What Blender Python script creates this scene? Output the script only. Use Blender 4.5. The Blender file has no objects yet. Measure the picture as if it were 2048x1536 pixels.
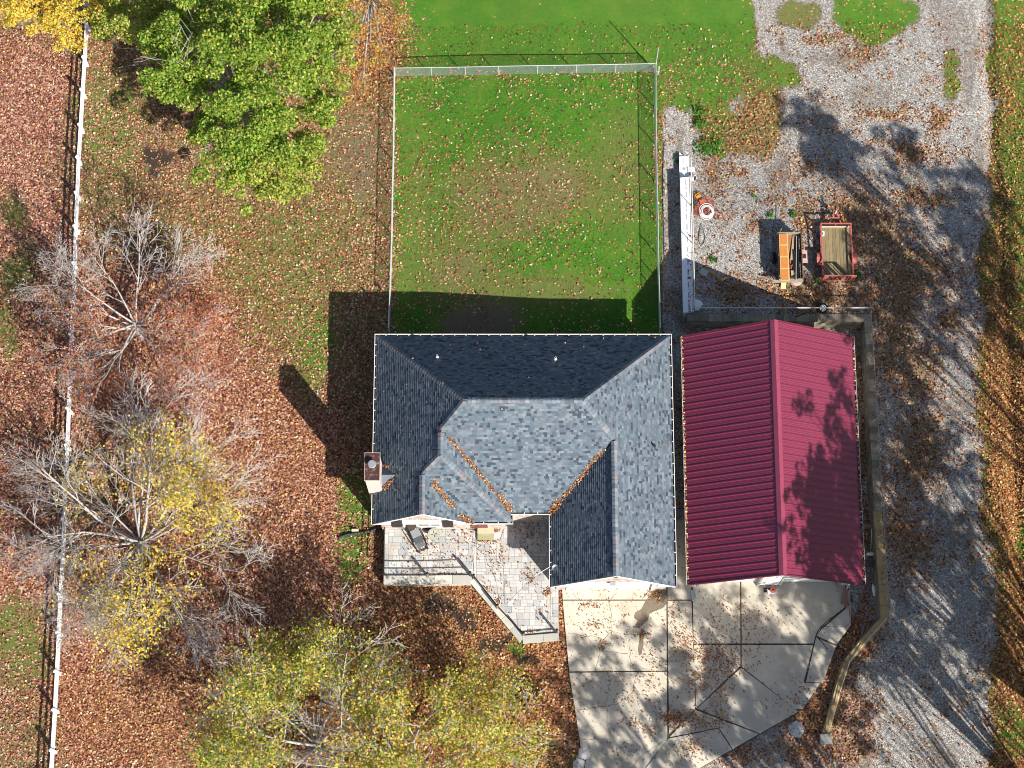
import bpy, math, random
import numpy as np
from mathutils import Vector, Matrix

rnd = random.Random(7)
rng = np.random.default_rng(11)
sc = bpy.context.scene
COL = sc.collection

# ------------------------------------------------------------------ camera, sky, sun, exposure
FOC, TILT, DIST = 4141.0, math.radians(15.8), 118.0     # focal length in photo pixels, tilt from straight down, metres to the ground
ST, CT = math.sin(TILT), math.cos(TILT)
CAM = np.array([0.0, -DIST * ST, DIST * CT])
cd = bpy.data.cameras.new('camera'); cam = bpy.data.objects.new('camera', cd); COL.objects.link(cam)
cd.sensor_fit = 'HORIZONTAL'; cd.sensor_width = 36.0; cd.lens = 36.0 * FOC / 2048.0
cd.clip_start = 1.0; cd.clip_end = 1500.0
cam.location = CAM; cam.rotation_euler = (TILT, 0, 0)
sc.camera = cam

SUN_EL = 37.0
SUN_AZ = math.atan2(0.625, -0.78)                         # clockwise from north
sdir = Vector((math.sin(SUN_AZ) * math.cos(math.radians(SUN_EL)), math.cos(SUN_AZ) * math.cos(math.radians(SUN_EL)), math.sin(math.radians(SUN_EL))))
ld = bpy.data.lights.new('sun', 'SUN'); ld.energy = 5.0; ld.angle = math.radians(0.5); ld.color = (1.0, 0.95, 0.87)
sun = bpy.data.objects.new('sun', ld); COL.objects.link(sun)
sun.rotation_euler = sdir.to_track_quat('Z', 'Y').to_euler()
w = bpy.data.worlds.new('World'); sc.world = w; w.use_nodes = True
wn = w.node_tree.nodes; wl = w.node_tree.links
bg = wn.get('Background') or wn.new('ShaderNodeBackground')
sky = wn.new('ShaderNodeTexSky'); sky.sky_type = 'NISHITA'; sky.sun_disc = False
sky.sun_elevation = math.radians(SUN_EL); sky.sun_rotation = SUN_AZ
wl.new(sky.outputs['Color'], bg.inputs['Color']); bg.inputs['Strength'].default_value = 0.07
sc.cycles.filter_width = 1.0
sc.view_settings.view_transform = 'Standard'; sc.view_settings.look = 'None'
sc.view_settings.exposure = 0.85; sc.view_settings.gamma = 1.0; sc.view_settings.use_curve_mapping = False

# ------------------------------------------------------------------ survey helpers: a photo pixel seen at a known height is a point on the ground plan
def at(px, py, z=0.0):
    d = np.array([px - 1024.0, FOC * ST + CT * (768.0 - py), -FOC * CT + ST * (768.0 - py)])
    k = (z - CAM[2]) / d[2]
    p = CAM + d * k
    return Vector(p)
def pix(x, y, z=0.0):
    vx, vy, vz = x - CAM[0], y - CAM[1], z - CAM[2]
    dep = vy * ST - vz * CT
    return 1024.0 + FOC * vx / dep, 768.0 - FOC * (vy * CT + vz * ST) / dep
def sstep(a, b, x):
    t = np.clip((x - a) / (b - a), 0, 1); return t * t * (3 - 2 * t)

# ------------------------------------------------------------------ materials
def nd(nt, t, **kw):
    n = nt.nodes.new(t)
    for k, v in kw.items(): setattr(n, k, v)
    return n
def ramp(nt, stops, src, interp='LINEAR'):
    r = nd(nt, 'ShaderNodeValToRGB'); r.color_ramp.interpolation = interp
    e = r.color_ramp.elements
    while len(e) < len(stops): e.new(0.5)
    for i, (p, c) in enumerate(stops):
        e[i].position = p; e[i].color = (*c, 1) if len(c) == 3 else c
    nt.links.new(src, r.inputs[0]); return r.outputs['Color']
def math_(nt, op, a, b=None, c=None, clamp=False):
    m = nd(nt, 'ShaderNodeMath', operation=op); m.use_clamp = clamp
    for i, v in enumerate((a, b, c)):
        if v is None: continue
        if isinstance(v, (int, float)): m.inputs[i].default_value = v
        else: nt.links.new(v, m.inputs[i])
    return m.outputs[0]
def mix(nt, f, a, b, blend='MIX'):
    m = nd(nt, 'ShaderNodeMix', data_type='RGBA', blend_type=blend)
    for i, v in ((0, f), (6, a), (7, b)):
        if isinstance(v, (int, float)): m.inputs[i].default_value = v
        elif isinstance(v, tuple): m.inputs[i].default_value = (*v, 1)
        else: nt.links.new(v, m.inputs[i])
    return m.outputs[2]
def noise(nt, scale, detail=3.0, rough=0.55, vec=None):
    n = nd(nt, 'ShaderNodeTexNoise'); n.inputs['Scale'].default_value = scale
    n.inputs['Detail'].default_value = detail; n.inputs['Roughness'].default_value = rough
    if vec is not None: nt.links.new(vec, n.inputs['Vector'])
    return n.outputs['Fac']
def pos(nt, stretch=None):
    g = nd(nt, 'ShaderNodeNewGeometry').outputs['Position']
    if stretch:
        m = nd(nt, 'ShaderNodeMapping'); m.inputs['Scale'].default_value = stretch
        nt.links.new(g, m.inputs['Vector']); return m.outputs[0]
    return g
def start(name):
    m = bpy.data.materials.new(name); m.use_nodes = True; nt = m.node_tree
    return m, nt, nt.nodes['Principled BSDF']
MATS = {}
def mat(name, c1, c2=None, rough=0.75, scale=3.0, stretch=None, rand=0.0, bump=0.0, bscale=30.0, metal=0.0, spec=0.35, attr=None, dirt=None, dirt_scale=1.2):
    """plain surface: two tones through noise, a per-object tone, optional vertex tone, fine relief, blotchy dirt"""
    if name in MATS: return MATS[name]
    m, nt, b = start(name)
    p = pos(nt, stretch)
    c2 = c2 or tuple(x * 0.8 for x in c1)
    f = ramp(nt, [(0.3, (0, 0, 0)), (0.7, (1, 1, 1))], noise(nt, scale, 5, 0.65, p))
    c = mix(nt, f, c1, c2)
    if attr:
        a = nd(nt, 'ShaderNodeAttribute', attribute_name=attr)
        c = mix(nt, 1.0, c, a.outputs['Color'], 'MULTIPLY')
    if rand:
        oi = nd(nt, 'ShaderNodeObjectInfo').outputs['Random']
        v = math_(nt, 'MULTIPLY_ADD', oi, 2 * rand, 1 - rand)
        hs = nd(nt, 'ShaderNodeHueSaturation'); nt.links.new(v, hs.inputs['Value']); nt.links.new(c, hs.inputs['Color']); c = hs.outputs[0]
    if dirt:
        df = ramp(nt, [(0.52, (0, 0, 0)), (0.72, (1, 1, 1))], noise(nt, dirt_scale, 6, 0.7, p))
        c = mix(nt, math_(nt, 'MULTIPLY', df, 0.65), c, dirt)
    nt.links.new(c, b.inputs['Base Color'])
    b.inputs['Roughness'].default_value = rough; b.inputs['Metallic'].default_value = metal
    b.inputs['Specular IOR Level'].default_value = spec
    if bump:
        bp = nd(nt, 'ShaderNodeBump'); bp.inputs['Strength'].default_value = bump; bp.inputs['Distance'].default_value = 0.02
        nt.links.new(noise(nt, bscale, 4, 0.6, p), bp.inputs['Height']); nt.links.new(bp.outputs[0], b.inputs['Normal'])
    MATS[name] = m; return m
def leaf_mat(name, trans=0.35, rough=0.6, gain=1.0):
    """leaf coloured by its own vertex tone, some light passing through"""
    if name in MATS: return MATS[name]
    m, nt, b = start(name)
    a = nd(nt, 'ShaderNodeAttribute', attribute_name='tone').outputs['Color']
    if gain != 1.0: a = mix(nt, 1.0, a, (gain, gain, gain), 'MULTIPLY')
    nt.links.new(a, b.inputs['Base Color']); b.inputs['Roughness'].default_value = rough; b.inputs['Specular IOR Level'].default_value = 0.25
    t = nd(nt, 'ShaderNodeBsdfTranslucent'); nt.links.new(a, t.inputs['Color'])
    mx = nd(nt, 'ShaderNodeMixShader'); mx.inputs[0].default_value = trans
    nt.links.new(b.outputs[0], mx.inputs[1]); nt.links.new(t.outputs[0], mx.inputs[2])
    nt.links.new(mx.outputs[0], nt.nodes['Material Output'].inputs['Surface'])
    MATS[name] = m; return m

# ------------------------------------------------------------------ mesh helpers
class M:
    def __init__(s): s.v = []; s.f = []; s.c = []
    def add(s, vs, fs, col=None):
        n = len(s.v); s.v += [tuple(v) for v in vs]; s.f += [tuple(i + n for i in f) for f in fs]
        s.c += [col or (1, 1, 1)] * len(vs); return s
    def box(s, x0, x1, y0, y1, z0, z1, col=None):
        vs = [(x, y, z) for z in (z0, z1) for y in (y0, y1) for x in (x0, x1)]
        return s.add(vs, [(0, 2, 3, 1), (4, 5, 7, 6), (0, 1, 5, 4), (2, 6, 7, 3), (0, 4, 6, 2), (1, 3, 7, 5)], col)
    def beam(s, a, b, wid, hei, col=None, up=(0, 0, 1)):
        a, b = Vector(a), Vector(b); d = (b - a).normalized(); u = Vector(up)
        if abs(d.dot(u)) > 0.98: u = Vector((0, 1, 0))
        r = d.cross(u).normalized() * wid / 2; u = r.cross(d).normalized() * hei / 2
        vs = [q + sx * r + sz * u for q in (a, b) for sz in (-1, 1) for sx in (-1, 1)]
        return s.add(vs, [(0, 1, 3, 2), (4, 6, 7, 5), (0, 4, 5, 1), (2, 3, 7, 6), (0, 2, 6, 4), (1, 5, 7, 3)], col)
    def tube(s, pts, r, n=6, col=None, caps=True):
        pts = [Vector(p) for p in pts]; k = len(pts)
        rs = list(r) if hasattr(r, '__len__') else [r] * k
        b = len(s.v); d0 = None; x = None
        for i, p in enumerate(pts):
            d = (pts[min(i + 1, k - 1)] - pts[max(i - 1, 0)])
            d = d.normalized() if d.length > 1e-9 else Vector((0, 0, 1))
            if x is None:
                x = d.cross(Vector((0.31, 0.17, 0.93)) if abs(d.z) < 0.9 else Vector((1, 0, 0))).normalized()
            else:
                x = (x - d * x.dot(d)); x = x.normalized() if x.length > 1e-6 else d.orthogonal().normalized()
            y = d.cross(x)
            for j in range(n):
                an = 2 * math.pi * j / n
                s.v.append(tuple(p + (x * math.cos(an) + y * math.sin(an)) * rs[i])); s.c.append(col or (1, 1, 1))
        for i in range(k - 1):
            for j in range(n):
                s.f.append((b + i * n + j, b + i * n + (j + 1) % n, b + (i + 1) * n + (j + 1) % n, b + (i + 1) * n + j))
        if caps and n > 2:
            s.f.append(tuple(b + j for j in reversed(range(n)))); s.f.append(tuple(b + (k - 1) * n + j for j in range(n)))
        return s
    def disc(s, c, r, z0, z1, n=20, col=None, r1=None):
        r1 = r if r1 is None else r1
        b = len(s.v)
        for rr, z in ((r, z0), (r1, z1)):
            for j in range(n):
                an = 2 * math.pi * j / n; s.v.append((c[0] + rr * math.cos(an), c[1] + rr * math.sin(an), z)); s.c.append(col or (1, 1, 1))
        for j in range(n): s.f.append((b + j, b + (j + 1) % n, b + n + (j + 1) % n, b + n + j))
        s.f.append(tuple(b + j for j in reversed(range(n)))); s.f.append(tuple(b + n + j for j in range(n))); return s
    def prism(s, poly, z0, z1, col=None):
        """poly: plan outline, counter-clockwise or not; z0/z1 may be functions of x,y"""
        g = lambda z, p: z(p[0], p[1]) if callable(z) else z
        a = sum(poly[i][0] * poly[(i + 1) % len(poly)][1] - poly[(i + 1) % len(poly)][0] * poly[i][1] for i in range(len(poly)))
        if a < 0: poly = poly[::-1]
        n = len(poly)
        vs = [(p[0], p[1], g(z0, p)) for p in poly] + [(p[0], p[1], g(z1, p)) for p in poly]
        return s.add(vs, [tuple(reversed(range(n))), tuple(range(n, 2 * n))] + [(i, (i + 1) % n, n + (i + 1) % n, n + i) for i in range(n)], col)
    def quad(s, a, b, c, d, col=None): return s.add([a, b, c, d], [(0, 1, 2, 3)], col)

WORLD = {}
def wloc(o): return WORLD.get(o.name, Vector((0, 0, 0)))
def tagit(o, label=None, cat=None, group=None, kind=None):
    for k, v in (('label', label), ('category', cat), ('group', group), ('kind', kind)):
        if v: o[k] = v
    return o
def thing(name, label, cat, loc, group=None):
    o = bpy.data.objects.new(name, None); COL.objects.link(o); o.location = loc; o.empty_display_size = 0.3
    WORLD[o.name] = Vector(loc); return tagit(o, label, cat, group)
def mesh_from(name, mb, origin):
    me = bpy.data.meshes.new(name)
    V = np.array(mb.v, dtype=np.float64) - np.array(origin)
    me.from_pydata(V.tolist(), [], mb.f)
    if any(c != (1, 1, 1) for c in mb.c):
        at_ = me.color_attributes.new('tone', 'FLOAT_COLOR', 'POINT')
        at_.data.foreach_set('color', np.hstack([np.array(mb.c, dtype=np.float32), np.ones((len(mb.c), 1), np.float32)]).ravel())
    me.update(); return me
def build(name, mb, material, parent=None, label=None, cat=None, group=None, kind=None, smooth=False):
    V = np.array(mb.v); o0 = Vector((V.min(0) + V.max(0)) / 2); o0.z = float(V[:, 2].min())
    me = mesh_from(name, mb, o0); me.materials.append(material)
    if smooth: me.polygons.foreach_set('use_smooth', [True] * len(me.polygons))
    o = bpy.data.objects.new(name, me); COL.objects.link(o); WORLD[o.name] = o0
    if parent is not None: o.parent = parent; o.location = o0 - wloc(parent)
    else: o.location = o0
    return tagit(o, label, cat, group, kind)
def np_mesh(name, V, F, material, tone=None, parent=None, kind=None, label=None, cat=None, extra=None, smooth=False):
    """big numpy mesh: V (n,3), F (m,k)"""
    me = bpy.data.meshes.new(name); V = np.asarray(V, np.float32); F = np.asarray(F, np.int32); m, k = F.shape
    me.vertices.add(len(V)); me.vertices.foreach_set('co', V.ravel())
    me.loops.add(m * k); me.loops.foreach_set('vertex_index', F.ravel())
    me.polygons.add(m); me.polygons.foreach_set('loop_start', np.arange(0, m * k, k, dtype=np.int32))
    if smooth: me.polygons.foreach_set('use_smooth', np.ones(m, bool))
    for nm, arr in ([('tone', tone)] if tone is not None else []) + (extra or []):
        a = me.color_attributes.new(nm, 'FLOAT_COLOR', 'POINT'); arr = np.asarray(arr, np.float32)
        if arr.shape[1] == 3: arr = np.hstack([arr, np.ones((len(arr), 1), np.float32)])
        a.data.foreach_set('color', arr.ravel())
    me.update(calc_edges=True); me.materials.append(material)
    o = bpy.data.objects.new(name, me); COL.objects.link(o); WORLD[o.name] = Vector((0, 0, 0))
    if parent is not None: o.parent = parent; o.location = -wloc(parent)
    return tagit(o, label, cat, None, kind)
def piece(name, me, parent, loc, rot=(0, 0, 0), scl=(1, 1, 1)):
    """an alike piece that shares its mesh with the others"""
    o = bpy.data.objects.new(name, me); COL.objects.link(o); o.parent = parent
    o.location = Vector(loc) - wloc(parent); o.rotation_euler = rot; o.scale = scl
    WORLD[o.name] = Vector(loc); return o
def copy_tree(o, loc, rz=None, label=None, parent=None):
    c = o.copy(); COL.objects.link(c)
    if parent is None:
        c.location = loc; WORLD[c.name] = Vector(loc)
        if rz is not None: c.rotation_euler = (0, 0, rz)
        if label: c['label'] = label
    else: c.parent = parent
    for ch in [x for x in o.children]: copy_tree(ch, None, parent=c)
    return c

# ------------------------------------------------------------------ smooth value noise for numpy
def vnoise(x, y, seed=0):
    g = np.random.default_rng(seed).random((256, 256))
    xi = np.floor(x).astype(int); yi = np.floor(y).astype(int); fx = x - xi; fy = y - yi
    fx = fx * fx * (3 - 2 * fx); fy = fy * fy * (3 - 2 * fy)
    a = g[xi % 256, yi % 256]; b = g[(xi + 1) % 256, yi % 256]; c = g[xi % 256, (yi + 1) % 256]; d = g[(xi + 1) % 256, (yi + 1) % 256]
    return (a * (1 - fx) + b * fx) * (1 - fy) + (c * (1 - fx) + d * fx) * fy
def fbm(x, y, seed=0, o=3):
    s = 0; a = 0.5
    for i in range(o): s = s + a * vnoise(x * 2 ** i, y * 2 ** i, seed + i); a *= 0.5
    return s / (1 - 0.5 ** o)

# ------------------------------------------------------------------ the lie of the land
def z_low(x, y):
    x = np.asarray(x, float); y = np.asarray(y, float)
    z = -0.62 * (1 - sstep(-6.0, 3.0, x)) + 0.05 * (fbm(x * 0.15 + 40, y * 0.15 + 40, 3) - 0.5) * sstep(-9.0, -14.0, x)
    z = z - 0.30 * np.exp(-((x - 28.2 - 0.012 * y) / 0.4) ** 2)
    return z
WALL_X0, WALL_X1 = 9.83, 10.33        # low white wall, west and east side
NW_Y0, NW_Y1 = 3.42, 3.98             # block wall behind the barn
EW_X0, EW_X1 = 20.10, 20.55           # block wall east of the barn
CURVE = [at(*p, 0.5) for p in ((1768, 1238), (1722, 1290), (1694, 1325), (1680, 1370), (1668, 1410), (1658, 1450), (1652, 1468))]
def z_ter(x, y):
    x = np.asarray(x, float); y = np.asarray(y, float)
    z = 0.86 * (1 - sstep(8.5, 14.2, y)) * sstep(-20.5, -12.0, y) - 0.06 * sstep(13.2, 15.5, y) - 0.04 * sstep(-19.0, -20.5, y)
    z = z - 0.30 * np.exp(-((x - 28.2 - 0.012 * y) / 0.4) ** 2)
    return z
CX = np.array([c.x for c in CURVE][::-1]); CY = np.array([c.y for c in CURVE][::-1])
def ter_west(y):
    """west edge of the raised gravel yard"""
    y = np.asarray(y, float)
    e = np.where(y > 3.7, 10.15, np.where(y > CY[-1], 20.32, np.interp(y, CY, CX)))
    return np.where(y < CY[0], CX[0] - 0.0 + (CY[0] - y) * 0.5, e)
def in_ter(x, y): return x > ter_west(y)
def zg(x, y): return np.where(in_ter(x, y), np.maximum(z_low(x, y), z_ter(x, y)), z_low(x, y))
def zg1(x, y): return float(zg(np.array(x), np.array(y)))

# ------------------------------------------------------------------ what grows or lies where (0..1 fields, drawn on the plan)
def gfield(x, y):
    px, py = pix(x, y, 0.0)
    wx = px + 46 * (fbm(px / 70, py / 70, 21) - 0.5) + 26 * (fbm(px / 18, py / 18, 31) - 0.5)
    wy = py + 46 * (fbm(px / 70, py / 70, 41) - 0.5) + 26 * (fbm(px / 18, py / 18, 51) - 0.5)
    n = np.ones_like(px)
    big = fbm(px / 60, py / 60, 61); med = fbm(px / 22, py / 22, 71)
    # base: left yard
    leaf = 0.62 * n; green = 0.35 * n; grav = 0 * n; hue = 0.35 * n; dirt = 0 * n
    def put(f, cx, cy, rx, ry, v, s=0.35, p=2):
        d = (np.abs((wx - cx) / rx) ** p + np.abs((wy - cy) / ry) ** p) ** (1 / p)
        k = sstep(1 + s, 1 - s, d); return f * (1 - k) + v * k
    # heavy red leaf fall on the left
    leaf = leaf + 0.12 * (big - 0.5) * 2
    for a in ((300, 700, 230, 190, 0.97), (560, 930, 170, 190, 0.97), (40, 620, 130, 330, 0.93), (40, 180, 120, 130, 0.9), (260, 1400, 260, 170, 0.95), (900, 1360, 330, 230, 0.98), (450, 1180, 330, 170, 0.98), (30, 1050, 90, 160, 0.96)):
        leaf = put(leaf, *a, s=0.5)
    for a in ((560, 420, 130, 230, 0.40), (400, 420, 110, 110, 0.55), (230, 240, 90, 110, 0.42), (620, 680, 60, 110, 0.40), (205, 350, 50, 110, 0.45), (60, 1480, 60, 70, 0.6), (420, 1490, 90, 60, 0.75)):
        leaf = put(leaf, *a, s=0.6)
    green = put(green, 560, 560, 190, 200, 0.5, 0.6); green = put(green, 215, 230, 70, 130, 0.55, 0.5)
    hue = put(hue, 900, 1400, 330, 260, 0.75, 0.5); hue = put(hue, 300, 1420, 200, 130, 0.6, 0.4); hue = put(hue, 90, 300, 130, 200, 0.15, 0.5); hue = put(hue, 300, 690, 240, 160, 0.2, 0.5); hue = put(hue, 560, 930, 150, 180, 0.45)
    hue = put(hue, 560, 430, 220, 260, 0.5, 0.6)
    for a in ((24, 412, 26, 34), (34, 530, 28, 50), (8, 650, 22, 70), (45, 1290, 46, 80), (20, 1250, 40, 60)):
        leaf = put(leaf, *a, 0.30, 0.6); green = put(green, *a, 0.5, 0.6)
    for a in ((715, 985, 34, 60), (700, 1100, 30, 70), (625, 690, 40, 60), (1030, 1320, 14, 30), (1070, 1270, 9, 22), (870, 1190, 8, 10)):
        leaf = put(leaf, *a, 0.4, 0.5); green = put(green, *a, 0.85, 0.5)
    # bare and mulched soil
    for a in ((715, 300, 50, 130, 0.6), (640, 230, 60, 60, 0.4), (350, 330, 40, 26, 0.55)):
        dirt = put(dirt, *a, s=0.6)
    leaf = put(leaf, 710, 290, 45, 130, 0.28, 0.5)
    # dog yard and lawn at the top
    yd = sstep(775, 795, wx * 0.15 + px * 0.85) * sstep(1345, 1315, wx * 0.3 + px * 0.7) * sstep(760, 690, py)
    leaf = leaf * (1 - yd) + yd * (0.07 + 0.10 * sstep(0.45, 0.75, big)); green = green * (1 - yd) + yd * (0.95 + 0.5 * (big - 0.5)); hue = hue * (1 - yd) + 0.5 * yd
    for a in ((1080, 370, 170, 60, 0.32), (1000, 420, 120, 60, 0.4), (900, 530, 110, 60, 0.42), (1240, 340, 70, 120, 0.55), (1040, 580, 220, 35, 0.5), (830, 420, 30, 200, 0.62)):
        green = put(green, *a, s=0.7)
    leaf = put(leaf, 960, 400, 200, 120, 0.2, 0.7)
    leaf = put(leaf, 787, 400, 9, 270, 0.55, 0.6); leaf = put(leaf, 1050, 146, 260, 5, 0.5, 0.8); leaf = put(leaf, 1318, 300, 8, 120, 0.6, 0.6)
    dirt = put(dirt, 960, 640, 90, 45, 0.75, 0.6); green = put(green, 960, 640, 90, 45, 0.2, 0.6)
    tl = sstep(150, 120, wy) * sstep(810, 850, wx) * sstep(1560, 1490, wx)
    green = green * (1 - tl) + tl * (0.78 + 0.25 * (big - 0.5)); leaf = leaf * (1 - tl) + 0.06 * tl
    # orange fall under the tree at the top
    leaf = put(leaf, 740, 60, 75, 100, 0.9, 0.6); hue = put(hue, 740, 60, 90, 130, 0.85, 0.5)
    # gravel on the right
    g = sstep(1490, 1540, wx) * sstep(2015, 1975, wx)
    g = np.maximum(g, sstep(1318, 1332, px) * sstep(165, 200, wy) * sstep(700, 640, px * 0 + py + 0 * wx) * sstep(2015, 1975, wx))
    g = np.maximum(g, sstep(1322, 1334, px) * sstep(2015, 1975, wx) * sstep(180, 200, wy))
    grav = g; leaf = np.where(g > 0.02, leaf * (1 - g) + g * (0.05 + 0.22 * sstep(0.52, 0.72, med)), leaf); hue = hue * (1 - g) + 0.8 * g; green = green * (1 - g) + 0.45 * g
    for a in ((1750, 30, 85, 52, 0.0, 0.85, 0.2), (1600, 20, 40, 40, 0.3, 0.45, 0.2), (1430, 240, 40, 60, 0.15, 0.55, 0.45), (1530, 240, 45, 65, 0.2, 0.4, 0.5), (1560, 150, 60, 40, 0.25, 0.7, 0.1), (1410, 160, 90, 60, 0.0, 0.85, 0.15),
              (1450, 270, 30, 40, 0.1, 0.7, 0.3), (1500, 270, 45, 40, 0.35, 0.4, 0.5), (1900, 150, 22, 50, 0.3, 0.6, 0.2)):
        grav = put(grav, *a[:5], s=0.5); green = put(green, *a[:4], a[5], 0.5); leaf = put(leaf, *a[:4], a[6], 0.5)
    # orange-brown drifts on the gravel
    for a in ((1830, 300, 60, 26), (1700, 430, 70, 60), (1800, 560, 90, 60), (1640, 600, 110, 40), (1780, 690, 60, 90), (1830, 760, 60, 50), (1835, 900, 55, 90), (1820, 1100, 50, 60), (1790, 1060, 40, 80), (1570, 580, 70, 30),
              (1620, 330, 16, 22), (1560, 400, 14, 12), (1590, 350, 12, 14), (1500, 390, 14, 10), (1470, 340, 16, 14), (1510, 470, 30, 12), (1600, 440, 24, 50), (1420, 350, 26, 40), (1850, 400, 50, 20), (1690, 500, 40, 90), (1760, 470, 50, 60), (1900, 650, 30, 40),
              (1720, 100, 40, 20), (1650, 70, 40, 14), (1770, 230, 60, 14), (1880, 230, 20, 30), (1455, 590, 40, 24), (1830, 540, 60, 30), (1780, 620, 70, 20)):
        leaf = put(leaf, *a, 0.58, 0.8); grav = put(grav, *a, 0.5, 0.85); dirt = put(dirt, *a, 0.45, 0.8)
    e = sstep(1955, 2010, wx + 26 * sstep(200, 600, py) - 30 * sstep(900, 1300, py))
    grav = grav * (1 - e); leaf = leaf * (1 - e) + e * (0.62 + 0.25 * sstep(300, 700, py)); hue = hue * (1 - e) + 0.95 * e; green = green * (1 - e) + 0.6 * e
    for a in ((2000, 60, 40, 90), (2010, 280, 25, 60), (2040, 330, 20, 300), (2030, 1450, 30, 40), (2040, 1080, 14, 40)):
        leaf = put(leaf, *a, 0.38, 0.6); green = put(green, *a, 0.75, 0.6)
    # leaf drifts along the walls by the barn and left of the driveway
    for a in ((1620, 1420, 40, 110, 1.0), (1660, 1330, 40, 90, 0.9), (1705, 1265, 40, 40, 1.0), (1690, 1330, 30, 60, 0.8), (1700, 1430, 60, 40, 0.75), (1720, 1300, 40, 30, 0.85), (1640, 1500, 70, 30, 0.8), (1145, 1330, 22, 140, 1.0), (1128, 1230, 10, 60, 1.0), (1730, 1220, 14, 40, 0.6), (1690, 1480, 60, 50, 0.75), (1460, 1510, 50, 20, 0.6), (1725, 900, 10, 260, 0.8)):
        leaf = put(leaf, *a, s=0.5); hue = put(hue, *a[:4], 0.65, 0.5)
    grav = put(grav, 1560, 1500, 110, 50, 0.85, 0.4); dirt = put(dirt, 1560, 1500, 110, 50, 0.5, 0.4)
    dk = sstep(0.5, 0.68, fbm(px / 34, py / 75, 91)) * grav * 0.6
    dirt = np.maximum(dirt, dk)
    for a in ((1690, 110, 100, 20, 0.6), (1740, 190, 70, 50, 0.55), (1900, 60, 50, 90, 0.5), (1480, 500, 60, 60, 0.3)):
        dirt = put(dirt, *a, s=0.7)
    # mulch rings
    mul = 0 * n
    for a in ((880, 1205, 34, 24), (925, 1240, 30, 36), (985, 1285, 32, 22), (1035, 1330, 16, 12), (318, 305, 34, 22), (302, 338, 10, 16)):
        mul = put(mul, *a, 1.0, 0.25)
    leaf = leaf * (1 - 0.75 * mul); dirt = np.maximum(dirt, mul); green = green * (1 - mul)
    c = lambda v: np.clip(v, 0, 1)
    return c(grav), c(leaf), c(green), c(hue), c(dirt), c(mul)

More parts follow.
